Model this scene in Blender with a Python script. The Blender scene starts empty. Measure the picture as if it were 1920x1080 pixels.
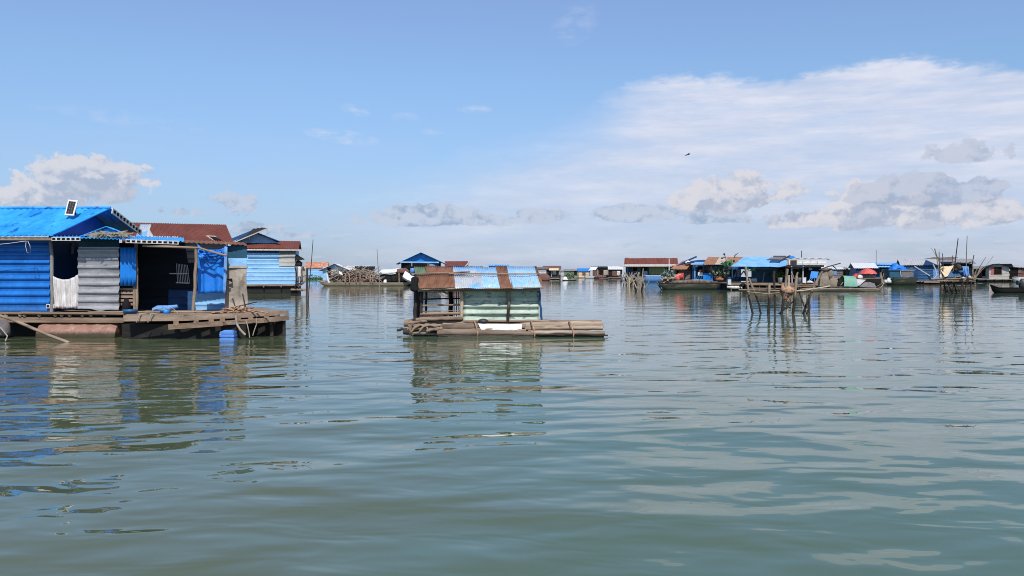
import bpy, math, random
from mathutils import Vector as V, noise as NZ
R = random.Random(7)
S = bpy.context.scene; COL = S.collection
F = 1500.0; H = 2.0; CX = 960.0; HY = 508.0
def W(px, py, D): return V(((px-CX)/F*D, D, H+(HY-py)/F*D))
def X_(px, D): return (px-CX)/F*D
def Z_(py, D): return H+(HY-py)/F*D
def WD(py): return H*F/(py-HY)
rad = math.radians

# ------------------------------------------------------------------ materials
def mat(name, c1, c2=None, sc=3.0, an=(1,1,1), lo=.35, hi=.65, rough=.65, c3=None, sc3=6.0, an3=(1,1,1), lo3=.55, hi3=.68,
        bump=0.0, bsc=30.0, metal=0.0, spec=.35, wet=None):
    m = bpy.data.materials.new(name); m.use_nodes = True
    nt = m.node_tree; N = nt.nodes; L = nt.links
    b = N['Principled BSDF']; b.inputs['Roughness'].default_value = rough; b.inputs['Metallic'].default_value = metal
    b.inputs['Specular IOR Level'].default_value = spec
    tc = N.new('ShaderNodeTexCoord'); oi = N.new('ShaderNodeObjectInfo')
    mu = N.new('ShaderNodeMath'); mu.operation = 'MULTIPLY'; mu.inputs[1].default_value = 37.0
    L.new(oi.outputs['Random'], mu.inputs[0])
    ad = N.new('ShaderNodeVectorMath'); ad.operation = 'ADD'
    L.new(tc.outputs['Object'], ad.inputs[0]); L.new(mu.outputs[0], ad.inputs[1])
    def nz(scale, an, detail=5.0):
        mp = N.new('ShaderNodeMapping'); mp.inputs['Scale'].default_value = an
        L.new(ad.outputs[0], mp.inputs['Vector'])
        n = N.new('ShaderNodeTexNoise'); n.inputs['Scale'].default_value = scale; n.inputs['Detail'].default_value = detail
        n.inputs['Roughness'].default_value = .6
        L.new(mp.outputs[0], n.inputs['Vector']); return n.outputs['Fac']
    def ramp(f, lo, hi):
        r = N.new('ShaderNodeMapRange'); r.inputs['From Min'].default_value = lo; r.inputs['From Max'].default_value = hi
        L.new(f, r.inputs['Value']); return r.outputs['Result']
    def mix(f, a, bb):
        x = N.new('ShaderNodeMix'); x.data_type = 'RGBA'; L.new(f, x.inputs['Factor'])
        for s, i in ((a, 6), (bb, 7)):
            if isinstance(s, tuple): x.inputs[i].default_value = (*s, 1)
            else: L.new(s, x.inputs[i])
        return x.outputs[2]
    if c2 is None: c2 = tuple(min(1, c*1.25+.004) for c in c1); c1 = tuple(c*.8 for c in c1)
    col = mix(ramp(nz(sc, an), lo, hi), c1, c2)
    if c3: col = mix(ramp(nz(sc3, an3, 7.0), lo3, hi3), col, c3)
    if wet:      # water-line stain: wet wood and algae up to a ragged height above the water
        z0, z1, wc, wk = wet; ge = N.new('ShaderNodeNewGeometry'); sx = N.new('ShaderNodeSeparateXYZ'); L.new(ge.outputs['Position'], sx.inputs[0])
        na = N.new('ShaderNodeMath'); na.operation = 'MULTIPLY_ADD'; na.inputs[1].default_value = (z1-z0)*1.6; L.new(nz(5.0,(1,1,.25)), na.inputs[0]); L.new(sx.outputs['Z'], na.inputs[2])
        r_ = N.new('ShaderNodeMapRange'); r_.inputs['From Min'].default_value = z0+(z1-z0)*.8; r_.inputs['From Max'].default_value = z1+(z1-z0)*.8; r_.inputs['To Min'].default_value = wk; r_.inputs['To Max'].default_value = 0
        L.new(na.outputs[0], r_.inputs['Value']); col = mix(r_.outputs[0], col, wc)
    # fine weathering grain
    g = ramp(nz(sc*9, an, 3.0), .2, .8)
    mm = N.new('ShaderNodeMix'); mm.data_type = 'RGBA'; mm.blend_type = 'MULTIPLY'; mm.inputs['Factor'].default_value = .35
    L.new(col, mm.inputs[6]); L.new(g, mm.inputs[7])
    L.new(mm.outputs[2], b.inputs['Base Color'])
    if bump:
        bp = N.new('ShaderNodeBump'); bp.inputs['Strength'].default_value = 1.0; bp.inputs['Distance'].default_value = bump
        L.new(nz(bsc, an, 4.0), bp.inputs['Height']); L.new(bp.outputs[0], b.inputs['Normal'])
    return m

WOODV = (1, 1, .12); WOODH = (.12, 1, 1)
RUST = (.17, .075, .04)
M = {}
def dm(k, *a, **kw): M[k] = mat(k, *a, **kw)
dm('blue_roof', (.013,.26,.70), (.055,.45,.92), sc=1.1, an=(1,.3,1), rough=.45, c3=(.006,.10,.42), sc3=2.6, an3=(1.6,.35,.6), lo3=.60, hi3=.66)
dm('blue_wall', (.006,.125,.46), (.014,.19,.64), sc=1.2, rough=.42, c3=(.035,.13,.30), sc3=4, an3=(.5,1,1.5), lo3=.60, hi3=.75, wet=(.75,1.1,(.03,.10,.22),.6))
dm('blue_gable', (.006,.10,.48), (.010,.14,.58), sc=1.2, rough=.5)
dm('blue_pale_roof', (.16,.42,.80), (.28,.55,.86), sc=1.0, rough=.45)
dm('sky_blue', (.20,.46,.78), (.32,.58,.88), sc=.9, an=(.4,1,1.4), rough=.6, c3=(.10,.25,.45), sc3=3, an3=(.4,1,2), lo3=.63, hi3=.72)
dm('mid_blue', (.009,.062,.155), (.015,.088,.21), sc=1.2, rough=.6)  # darkened blue: eave shade on the far walls is put into the colour
dm('navy', (.008,.045,.14), (.014,.07,.20), sc=1.5, rough=.6)
dm('teal', (.016,.080,.13), (.028,.115,.18), sc=1.5, rough=.6)
dm('panel_blue', (.012,.20,.68), (.02,.27,.78), sc=2, an=(2,1,.4), rough=.4)
dm('tarp_blue', (.008,.165,.64), (.018,.23,.78), sc=2, rough=.45)
dm('grey_tin', (.27,.28,.30), (.38,.385,.40), sc=1.4, an=(.6,1,1.3), rough=.42, metal=.15, c3=(.20,.18,.17), sc3=5, lo3=.62, hi3=.74)
dm('brown_tin', (.10,.085,.075), (.17,.145,.13), sc=2, rough=.8)
dm('pale_tin', (.40,.43,.47), (.58,.60,.62), sc=1.8, an=(1,.3,1), rough=.45, metal=.1, c3=(.20,.46,.80), sc3=1.1, an3=(.8,.5,1), lo3=.46, hi3=.54)
dm('blue_tin', (.26,.52,.84), (.38,.62,.88), sc=1.5, an=(1,.3,1), rough=.45, c3=(.42,.47,.53), sc3=5, an3=(2.5,.2,.4), lo3=.52, hi3=.62)
dm('rust_tin', (.15,.065,.035), (.26,.125,.075), sc=3.2, an=(2,.35,.5), rough=.8, c3=(.32,.19,.13), sc3=9, an3=(2,.25,.4), lo3=.58, hi3=.72, bump=.004)
dm('rust_orange', (.30,.14,.075), (.42,.22,.13), sc=1.6, an=(1.5,.4,.6), rough=.8, c3=(.22,.09,.05), sc3=4, lo3=.56, hi3=.66)
dm('rust_light', (.46,.36,.29), (.58,.48,.39), sc=1.5, rough=.8)
dm('green_tin_dark', (.09,.16,.09), (.14,.22,.13), sc=3, an=(2,.4,.5), rough=.75, c3=RUST, lo3=.60, hi3=.7)
dm('red_roof', (.15,.040,.026), (.205,.062,.042), sc=1.2, an=(1,.5,1), rough=.7, c3=(.13,.05,.04), sc3=3, lo3=.58, hi3=.7)
dm('sage', (.36,.46,.37), (.50,.59,.49), sc=1.6, an=(.6,1,1.2), rough=.6, c3=(.10,.13,.11), sc3=4.0, an3=(.6,1,2.2), lo3=.57, hi3=.66)
dm('beige', (.38,.33,.27), (.52,.46,.38), sc=1.7, rough=.85, c3=(.26,.22,.17), sc3=3.2, an3=(1,1,.5), lo3=.57, hi3=.68, bump=.02, bsc=3.5)
dm('stone', (.45,.43,.38), (.54,.52,.47), sc=2, rough=.85)
dm('white', (.66,.66,.66), (.80,.80,.79), sc=2.5, rough=.6)
dm('white_dirty', (.50,.48,.46), (.74,.72,.70), sc=3.5, an=(2,1,.4), rough=.7, c3=(.40,.36,.32), sc3=5, an3=(2,1,.4), lo3=.6, hi3=.7)
dm('grey_light', (.38,.385,.39), (.52,.52,.53), sc=2, rough=.65)
dm('grey_mid', (.20,.20,.20), (.30,.295,.29), sc=2, rough=.7)
dm('wood', (.19,.125,.082), (.35,.25,.175), sc=5, an=WOODH, rough=.85, c3=(.085,.058,.04), sc3=7, an3=WOODH, lo3=.56, hi3=.68, bump=.008, bsc=18)
dm('wood_v', (.24,.17,.115), (.40,.30,.215), sc=6, an=WOODV, rough=.85, c3=(.12,.085,.06), sc3=5, an3=WOODV, lo3=.58, hi3=.7, bump=.005)
dm('wood_grey', (.21,.15,.108), (.38,.285,.21), sc=5, an=WOODH, rough=.85, c3=(.13,.105,.08), sc3=6, an3=WOODH, lo3=.58, hi3=.7, bump=.006)
dm('wood_pale', (.42,.32,.22), (.58,.47,.35), sc=5, rough=.8, c3=(.25,.18,.12), sc3=9, lo3=.58, hi3=.7)
dm('bamboo', (.24,.175,.115), (.42,.33,.24), sc=4, an=WOODH, rough=.6, c3=(.22,.15,.10), sc3=7, an3=WOODH, lo3=.54, hi3=.66, wet=(.03,.08,(.05,.045,.025),.7))
dm('log', (.15,.105,.075), (.30,.23,.17), sc=4, an=WOODH, rough=.85, c3=(.10,.075,.055), sc3=5, an3=(.2,1,1), lo3=.54, hi3=.66, bump=.015, bsc=9, wet=(.03,.10,(.03,.028,.015),.8))
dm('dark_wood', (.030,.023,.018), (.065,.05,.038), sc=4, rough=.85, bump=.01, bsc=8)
dm('stake', (.20,.15,.11), (.37,.29,.22), sc=3, an=(1,1,.35), rough=.85, c3=(.07,.05,.04), sc3=4, an3=(1,1,.3), lo3=.54, hi3=.64, wet=(.7,1.1,(.014,.012,.011),.95))
dm('stake_dark', (.035,.028,.023), (.075,.058,.045), sc=3, an=(1,1,.35), rough=.85)
dm('black', (.006,.006,.007), (.014,.013,.013), sc=2, rough=.8, spec=.15)
dm('black_net', (.012,.012,.013), (.030,.030,.030), sc=2.5, an=(1,1,.4), rough=.85, spec=.1)
dm('room_shade', (.014,.019,.026), (.024,.032,.042), sc=2, an=(.3,1,2), rough=.8, spec=.1)  # near-black colour stands in for the shade inside porches and rooms
dm('hull_black', (.007,.007,.006), (.018,.016,.012), sc=2.5, an=(.4,1,1), rough=.7, c3=(.035,.028,.016), sc3=3, an3=(.3,1,1.5), lo3=.56, hi3=.7)
dm('terracotta', (.25,.125,.085), (.35,.19,.14), sc=2.2, rough=.6, c3=(.42,.29,.22), sc3=3.5, lo3=.54, hi3=.66, wet=(.12,.22,(.05,.04,.018),.95))
dm('rope', (.36,.20,.125), (.52,.32,.21), sc=12, rough=.9, c3=(.20,.11,.07), sc3=14, lo3=.55, hi3=.65)
dm('rope_grey', (.30,.25,.19), (.44,.38,.30), sc=12, rough=.9)
dm('net_tan', (.40,.225,.135), (.56,.36,.24), sc=5, rough=.95, c3=(.20,.11,.06), sc3=7, lo3=.55, hi3=.64, bump=.04, bsc=7)
dm('thatch', (.28,.23,.16), (.44,.38,.29), sc=8, rough=.95, c3=(.15,.12,.08), sc3=10, lo3=.55, hi3=.65, bump=.03, bsc=12)
dm('sack', (.20,.165,.125), (.29,.245,.19), sc=4, rough=.95, c3=(.13,.105,.08), sc3=6, lo3=.56, hi3=.68, bump=.03, bsc=5)
dm('brush', (.20,.165,.125), (.36,.31,.25), sc=3, rough=.9)
dm('leaf', (.030,.085,.020), (.060,.15,.035), sc=6, rough=.55, c3=(.11,.17,.04), sc3=5, lo3=.56, hi3=.66)
dm('leaf_light', (.05,.19,.08), (.10,.30,.14), sc=5, rough=.5)
dm('leaf_grey', (.13,.19,.13), (.24,.31,.23), sc=5, rough=.6, c3=(.05,.10,.05), sc3=6, lo3=.53, hi3=.62)
dm('soil', (.25,.10,.05), (.36,.16,.085), sc=6, rough=.9)
dm('green_curtain', (.28,.32,.16), (.40,.44,.25), sc=2, an=(3,1,.3), rough=.8)
dm('green_canopy', (.14,.34,.25), (.21,.42,.32), sc=2, rough=.6)
dm('red', (.42,.035,.022), (.55,.06,.035), sc=3, rough=.5)
dm('umbrella_red', (.58,.075,.065), (.72,.14,.12), sc=2, rough=.6)
dm('cloth_brown', (.12,.055,.045), (.21,.11,.09), sc=5, rough=.9)
dm('cloth_grey', (.13,.115,.115), (.22,.20,.20), sc=5, rough=.9)
dm('cloth_blue', (.10,.26,.58), (.20,.40,.74), sc=5, rough=.85)
dm('cream', (.62,.47,.29), (.74,.60,.42), sc=3, rough=.8)
dm('jug_blue', (.07,.22,.62), (.16,.34,.76), sc=5, an=(.4,1,2), rough=.35)
dm('basin_blue', (.02,.09,.22), (.03,.13,.30), sc=3, rough=.4)
dm('dark_cell', (.025,.022,.022), (.055,.05,.048), sc=14, rough=.25)
dm('metal_dark', (.04,.04,.045), (.07,.07,.075), sc=5, rough=.5, metal=.3)
dm('tile_orange', (.42,.15,.075), (.56,.26,.15), sc=1.2, rough=.8, c3=(.60,.42,.32), sc3=2, lo3=.55, hi3=.62)
dm('green_hull', (.028,.036,.024), (.060,.066,.045), sc=2, an=(.3,1,1), rough=.75, c3=(.14,.115,.085), sc3=3, an3=(.25,1,1.3), lo3=.54, hi3=.66)
dm('boat_tan', (.33,.26,.18), (.46,.38,.28), sc=3, an=(.3,1,1), rough=.8)

# ------------------------------------------------------------------ meshes
class MB:
    def __init__(s): s.v = []; s.f = []; s.sm = []; s.mi = []; s.cur = 0
    def add(s, vs, fs, smooth=False):
        o = len(s.v); s.v += [V(p) for p in vs]
        for f in fs: s.f.append([i+o for i in f]); s.sm.append(smooth); s.mi.append(s.cur)
        return s
    def box(s, x0, x1, y0, y1, z0, z1):
        return s.add([(x0,y0,z0),(x1,y0,z0),(x1,y1,z0),(x0,y1,z0),(x0,y0,z1),(x1,y0,z1),(x1,y1,z1),(x0,y1,z1)],
              [(3,2,1,0),(4,5,6,7),(0,1,5,4),(1,2,6,5),(2,3,7,6),(3,0,4,7)])
    def pbox(s, x0, y0, x1, y1, D, dep):
        return s.box(X_(x0,D), X_(x1,D), D, D+dep, Z_(y1,D), Z_(y0,D))
    def bar(s, p, q, w, h=None, up=(0,0,1)):
        p = V(p); q = V(q); h = h or w; d = (q-p).normalized(); u = V(up)
        if abs(d.dot(u)) > .98: u = V((0,1,0))
        a = d.cross(u).normalized(); b = a.cross(d).normalized()
        vs = [c+a*sx*w/2+b*sz*h/2 for c in (p,q) for sx,sz in ((-1,-1),(1,-1),(1,1),(-1,1))]
        return s.add(vs, [(0,1,2,3),(7,6,5,4),(0,4,5,1),(1,5,6,2),(2,6,7,3),(3,7,4,0)])
    def tube(s, pts, r, n=7, smooth=True):
        pts = [V(p) for p in pts]; k = len(pts); rs = r if isinstance(r,(list,tuple)) else [r]*k
        vs = []; fs = []; a = None
        for i, p in enumerate(pts):
            d = (pts[min(i+1,k-1)]-pts[max(i-1,0)]).normalized()
            if a is None:
                a = d.cross(V((0,0,1)) if abs(d.z) < .9 else V((0,1,0))).normalized()
            else: a = (a-d*a.dot(d)).normalized()
            b = d.cross(a)
            for j in range(n):
                t = 2*math.pi*j/n; vs.append(p+(a*math.cos(t)+b*math.sin(t))*rs[i])
        for i in range(k-1):
            for j in range(n):
                j2 = (j+1)%n; fs.append((i*n+j, i*n+j2, (i+1)*n+j2, (i+1)*n+j))
        s.add(vs, fs, smooth)
        s.add(vs[:n], [tuple(range(n-1,-1,-1))]); s.add(vs[-n:], [tuple(range(n))])
        return s
    def patch(s, a, b, c, d, nu=2, nv=2, amp=0.0, waves=0, along='u', t=.015, jit=0.0, seg=6, prof='rib', jsc=1.0, torn=0.0, sag=0.0):
        a,b,c,d = V(a),V(b),V(c),V(d); n = (b-a).cross(d-a).normalized()
        if waves:
            if along == 'u': nu = max(nu, int(waves*seg))
            else: nv = max(nv, int(waves*seg))
        fr = []; off = R.random()*50
        for j in range(nv+1):
            v = j/nv
            for i in range(nu+1):
                u = i/nu; p = (a*(1-u)+b*u)*(1-v)+(d*(1-u)+c*u)*v
                if waves:
                    x = (u if along == 'u' else v)*waves; x -= math.floor(x)
                    if prof == 'sin': h = math.sin(2*math.pi*x)
                    else: h = 1.0 if x < .28 else (1-(x-.28)/.12 if x < .40 else (0.0 if x < .88 else (x-.88)/.12))
                    p = p+n*amp*h
                if jit: p = p+n*jit*NZ.noise(V((p.x*jsc+off, p.y*jsc, p.z*jsc)))
                if sag: p = p+V((0,0,-sag*4*u*(1-u)))
                if torn and j == 0: p = p+(d-a).normalized()*torn*NZ.noise(V((p.x*3+off, p.y*3, 0)))
                fr.append(p)
        m = nu+1; cnt = len(fr); vs = fr+[p-n*t for p in fr]; fs = []
        for j in range(nv):
            for i in range(nu):
                q = j*m+i; fs.append((q,q+1,q+m+1,q+m)); fs.append((cnt+q,cnt+q+m,cnt+q+m+1,cnt+q+1))
        ed = [i for i in range(m)] + [j*m+nu for j in range(1,nv+1)] + [nv*m+i for i in range(nu-1,-1,-1)] + [j*m for j in range(nv-1,0,-1)]
        for k in range(len(ed)):
            e0, e1 = ed[k], ed[(k+1)%len(ed)]; fs.append((e1,e0,cnt+e0,cnt+e1))
        return s.add(vs, fs, prof == 'sin' and waves > 0)
    def psheet(s, x0, y0, x1, y1, D, **k):
        return s.patch(W(x0,y1,D), W(x1,y1,D), W(x1,y0,D), W(x0,y0,D), **k)
    def prism(s, pts, d):     # polygon pts (counter-clockwise seen from the front) pushed along d
        pts = [V(p) for p in pts]; n = len(pts); d = V(d)
        return s.add(pts+[p+d for p in pts], [tuple(range(n)), tuple(range(2*n-1,n-1,-1))]+[((i+1)%n,i,n+i,n+(i+1)%n) for i in range(n)])
    def lathe(s, c, prof, n=16, smooth=True, sx=1.0, sy=1.0):
        c = V(c); vs = []; fs = []
        for r, z in prof:
            for j in range(n):
                t = 2*math.pi*j/n; vs.append(c+V((r*sx*math.cos(t), r*sy*math.sin(t), z)))
        for i in range(len(prof)-1):
            for j in range(n): fs.append((i*n+j, i*n+(j+1)%n, (i+1)*n+(j+1)%n, (i+1)*n+j))
        fs.append(tuple(range(n-1,-1,-1))); fs.append(tuple(range((len(prof)-1)*n, len(prof)*n)))
        return s.add(vs, fs, smooth)
    def blob(s, c, rx, ry, rz, jit=.25, n=14, fsc=1.6, flat=True):
        c = V(c); vs = []; fs = []; o = R.random()*90; m = n//2+1
        for i in range(m+1):
            ph = math.pi*i/m
            for j in range(n):
                t = 2*math.pi*j/n; u = V((math.sin(ph)*math.cos(t), math.sin(ph)*math.sin(t), math.cos(ph)))
                k = 1+jit*(NZ.noise(u*fsc+V((o,0,0)))+.5*NZ.noise(u*fsc*2.7+V((0,o,0))))
                z = u.z*rz*k
                if flat and z < 0: z *= .35
                vs.append(c+V((u.x*rx*k, u.y*ry*k, z)))
        for i in range(m):
            for j in range(n): fs.append((i*n+j, (i+1)*n+j, (i+1)*n+(j+1)%n, i*n+(j+1)%n))
        return s.add(vs, fs, True)
    def cloth(s, pts_top, pts_bot, nu=24, nv=10, fold=.05, nf=6, t=.012, ph=0.0, sag=0.0):
        """hanging cloth between two poly-lines of two points, with vertical folds"""
        a,b = map(V, pts_bot); d,c = map(V, pts_top); n = (b-a).cross(d-a).normalized(); fr = []
        for j in range(nv+1):
            v = j/nv
            for i in range(nu+1):
                u = i/nu; p = (a*(1-u)+b*u)*(1-v)+(d*(1-u)+c*u)*v
                w = math.sin(2*math.pi*nf*u+ph+1.3*math.sin(5*u+ph)+.8*NZ.noise(V((u*3,v*2,ph))))*(.8+.5*NZ.noise(V((u*2.3,ph,v))))+.9*NZ.noise(V((u*6+ph, v*3.5, ph)))
                p = p+n*fold*w*(.55+.45*(1-v))
                if sag: p = p+V((0,0,-sag*4*u*(1-u)*v))
                p = p+V((0,0,.6*fold*NZ.noise(V((u*5, ph, v))) if j == 0 else 0))
                fr.append(p)
        m = nu+1; cnt = len(fr); vs = fr+[p-n*t for p in fr]; fs = []
        for j in range(nv):
            for i in range(nu):
                q = j*m+i; fs.append((q,q+1,q+m+1,q+m)); fs.append((cnt+q,cnt+q+m,cnt+q+m+1,cnt+q+1))
        ed = [i for i in range(m)] + [j*m+nu for j in range(1,nv+1)] + [nv*m+i for i in range(nu-1,-1,-1)] + [j*m for j in range(nv-1,0,-1)]
        for k in range(len(ed)):
            e0, e1 = ed[k], ed[(k+1)%len(ed)]; fs.append((e1,e0,cnt+e0,cnt+e1))
        return s.add(vs, fs, True)
    def leaves(s, c, rx, ry, rz, n, L, droop=.3):
        c = V(c)
        for _ in range(n):
            while 1:
                u = V((R.uniform(-1,1), R.uniform(-1,1), R.uniform(-.9,1)))
                if u.length < 1: break
            p = c+V((u.x*rx, u.y*ry, u.z*rz)); d = V((u.x+R.uniform(-.5,.5), u.y+R.uniform(-.5,.5), R.uniform(-droop,.9))).normalized()
            l = L*R.uniform(.6,1.3); sd = d.cross(V((R.uniform(-1,1),R.uniform(-1,1),R.uniform(-1,1)))).normalized()*l*.28
            q = p+d*l; mid = p+d*l*.5
            s.add([p, mid+sd, q-V((0,0,l*.2)), mid-sd], [(0,1,2,3)])
        return s
    def build(s, name, m, parent=None, label=None):
        if parent is None:
            xs = [p.x for p in s.v]; ys = [p.y for p in s.v]; zs = [p.z for p in s.v]
            org = V(((min(xs)+max(xs))/2, (min(ys)+max(ys))/2, min(zs)))
        else: org = ORG[parent.name]
        me = bpy.data.meshes.new(name); me.from_pydata([tuple(p-org) for p in s.v], [], s.f)
        for x in (m if isinstance(m, (list, tuple)) else [m]): me.materials.append(M[x])
        me.polygons.foreach_set('use_smooth', s.sm); me.polygons.foreach_set('material_index', s.mi); me.update()
        o = bpy.data.objects.new(name, me); COL.objects.link(o)
        if parent is None: o.location = org
        else: o.parent = parent
        if label: o['label'] = label
        ORG[o.name] = org; return o
ORG = {}
def tag(o, label=None, cat=None, group=None, kind=None):
    for k, x in (('label',label),('category',cat),('group',group),('kind',kind)):
        if x: o[k] = x
    return o
def thing(name, label, cat, loc, group=None):
    o = bpy.data.objects.new(name, None); COL.objects.link(o); o.location = loc; o.empty_display_size = .3
    ORG[o.name] = V(loc); return tag(o, label, cat, group)
def stake_pts(x0, y0, x1, y1, D, bend=0.0, k=5, ext=.6):
    """stake from its top pixel to the water line pixel, carried on below the water"""
    a = W(x0,y0,D); b = W(x1,y1,D); b2 = b+(b-a).normalized()*ext; out = []
    for i in range(k+1):
        t = i/k; p = a*(1-t)+b2*t
        out.append(p+V((bend*math.sin(math.pi*t)+.02*R.uniform(-1,1), .02*R.uniform(-1,1), 0)))
    return out
# ------------------------------------------------------------------ camera, light
cam = bpy.data.cameras.new('camera'); co = bpy.data.objects.new('camera', cam); COL.objects.link(co)
co.location = (0,0,H); co.rotation_euler = (rad(90),0,0); cam.sensor_width = 36; cam.lens = F/1920*36; cam.shift_y = -32/1920
cam.clip_start = .1; cam.clip_end = 30000; S.camera = co
S.view_settings.view_transform = 'Standard'; S.view_settings.look = 'None'; S.view_settings.exposure = .3; S.view_settings.gamma = 1
S.cycles.use_denoising = True
try: S.cycles.denoiser = 'OPENIMAGEDENOISE'
except Exception: pass
S.cycles.filter_width = 1.0; S.cycles.max_bounces = 6; S.cycles.sample_clamp_indirect = 6
SUN_EL, SUN_AZ = rad(50), rad(169)     # azimuth clockwise from +Y: behind the camera, to the right
sd = V((math.sin(SUN_AZ)*math.cos(SUN_EL), math.cos(SUN_AZ)*math.cos(SUN_EL), math.sin(SUN_EL)))
sl = bpy.data.lights.new('sun','SUN'); so = bpy.data.objects.new('sun', sl); COL.objects.link(so)
sl.energy = 3.9; sl.angle = rad(.5); sl.color = (1,.955,.89)
so.rotation_euler = (-sd).to_track_quat('-Z','Y').to_euler(); so.location = (0,-20,40)

# ------------------------------------------------------------------ sky
wd = bpy.data.worlds.new('World'); S.world = wd; wd.use_nodes = True
nt = wd.node_tree; N = nt.nodes; L = nt.links; bg = N['Background']; STR = .1; bg.inputs['Strength'].default_value = STR
class E:
    def __init__(s, o): s.o = o
    def __add__(a,b): return mt('ADD',a,b)
    def __radd__(a,b): return mt('ADD',a,b)
    def __sub__(a,b): return mt('SUBTRACT',a,b)
    def __rsub__(a,b): return mt('SUBTRACT',b,a)
    def __mul__(a,b): return mt('MULTIPLY',a,b)
    def __rmul__(a,b): return mt('MULTIPLY',a,b)
    def __truediv__(a,b): return mt('DIVIDE',a,b)
def mt(op, *a):
    n = N.new('ShaderNodeMath'); n.operation = op
    for i, x in enumerate(a):
        if isinstance(x, E): L.new(x.o, n.inputs[i])
        else: n.inputs[i].default_value = x
    return E(n.outputs[0])
def sstep(x, lo, hi):
    n = N.new('ShaderNodeMapRange'); n.interpolation_type = 'SMOOTHSTEP'
    L.new(x.o, n.inputs['Value']); n.inputs['From Min'].default_value = lo; n.inputs['From Max'].default_value = hi
    return E(n.outputs[0])
def vec(x, y, z=0.0):
    n = N.new('ShaderNodeCombineXYZ')
    for i, q in enumerate((x,y,z)):
        if isinstance(q, E): L.new(q.o, n.inputs[i])
        else: n.inputs[i].default_value = q
    return n.outputs[0]
def fbm(x, y, z=0.0, scale=1.0, detail=6.0, rough=.55, dist=0.0):
    n = N.new('ShaderNodeTexNoise'); n.inputs['Scale'].default_value = scale; n.inputs['Detail'].default_value = detail
    n.inputs['Roughness'].default_value = rough; n.inputs['Distortion'].default_value = dist
    L.new(vec(x,y,z), n.inputs['Vector']); return E(n.outputs['Fac'])
def mixc(f, a, b):
    n = N.new('ShaderNodeMix'); n.data_type = 'RGBA'; L.new(f.o, n.inputs['Factor'])
    for q, i in ((a,6),(b,7)):
        if isinstance(q, tuple): n.inputs[i].default_value = (*q,1)
        else: L.new(q, n.inputs[i])
    return n.outputs[2]
tc = N.new('ShaderNodeTexCoord'); sp = N.new('ShaderNodeSeparateXYZ'); L.new(tc.outputs['Generated'], sp.inputs[0])
dx, dy, dz = (E(o) for o in sp.outputs)
az = mt('ARCTAN2', dx, dy); el = mt('ARCSINE', dz)
def AZ(px): return math.atan((px-CX)/F)
def EL(px, py): return math.atan((HY-py)/math.hypot(F, px-CX))
sk = N.new('ShaderNodeTexSky'); sk.sky_type = 'NISHITA'; sk.sun_disc = False; sk.sun_elevation = SUN_EL; sk.sun_rotation = SUN_AZ
sk.air_density = 1.1; sk.dust_density = .6; sk.ozone_density = 2.0; sk.altitude = 0
# tint of the clear air: a touch less green, deeper away from the horizon
tr_ = N.new('ShaderNodeValToRGB'); L.new(el.o, tr_.inputs[0])
for i_, (p_, c_) in enumerate(((0.0,(.42,.57,.97)),(.10,(.66,.775,1.02)),(.235,(.93,1.04,1.18)),(.34,(1.11,1.11,1.27)),(.9,(1.0,1.0,1.1)))):
    e_ = tr_.color_ramp.elements[i_] if i_ < 2 else tr_.color_ramp.elements.new(p_)
    e_.position = p_; e_.color = (*c_,1)
tint = tr_.outputs[0]
mulc = N.new('ShaderNodeMix'); mulc.data_type = 'RGBA'; mulc.blend_type = 'MULTIPLY'; mulc.inputs['Factor'].default_value = 1
L.new(sk.outputs[0], mulc.inputs[6]); L.new(tint, mulc.inputs[7]); sky = mulc.outputs[2]
K = 1/STR
def cc(r,g,b): return (r*K, g*K, b*K)
def curve(x, pts, x0, x1):
    n = N.new('ShaderNodeFloatCurve'); xn = (x-x0)/(x1-x0); L.new(xn.o, n.inputs['Value'])
    c = n.mapping.curves[0]; c.points[0].location = pts[0]; c.points[1].location = pts[-1]
    for p in pts[1:-1]: c.points.new(*p)
    for p in c.points: p.handle_type = 'AUTO'
    n.mapping.update(); return E(n.outputs[0])
# high sheet of cirrostratus on the right
A0, A1 = AZ(300), AZ(2300)
pts = [((AZ(x)-A0)/(A1-A0), EL(x,y)/.4) for x,y in ((300,420),(620,350),(860,290),(1030,225),(1140,183),(1230,152),(1330,146),(1440,148),(1560,128),(1700,107),(1800,112),(1920,128),(2300,160))]
top = curve(az, pts, A0, A1)*.4
w1 = fbm(az, el*2.2, 0.3, 9, 7, .6); w2 = fbm(az, el*3.0, 4.1, 40, 6, .62)
edge = top + (w1-.5)*.055 + (w2-.5)*.022 - el
body = sstep(edge, -.004, .012)
lefts = sstep(az, AZ(1060), AZ(1290))
soft = sstep(edge, -.01, .10)
streak = fbm(az*1.0+el*.9, el*7.0, 1.7, 7, 7, .6)
thin = sstep(streak, .30, .72)
cir = body*(lefts*.97) + (1.0-lefts)*soft*.95*sstep(az, AZ(380), AZ(900))
low = sstep(el, .02, .12)
cir = cir*(.76+.24*thin)*(.70+.30*low)
bandz = sstep(fbm(az*1.2, el*9.0, 8.0, 6, 5, .55), .46, .62)
cir = mt('MINIMUM', cir*(1.0-.22*bandz), .94)
ccol = mixc(sstep(streak*.7+w2*.3, .35,.68), cc(.53,.56,.675), cc(.635,.65,.735))
sky = mixc(cir, sky, ccol)
# faint general haze of thin cloud low down
hz = sstep(el, .235, .0)*sstep(fbm(az, el*6, 2.0, 5, 6, .6), .22, .70)
sky = mixc(hz*.60*(.35+.65*sstep(el, .0, .055)), sky, cc(.375,.475,.645))
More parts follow.
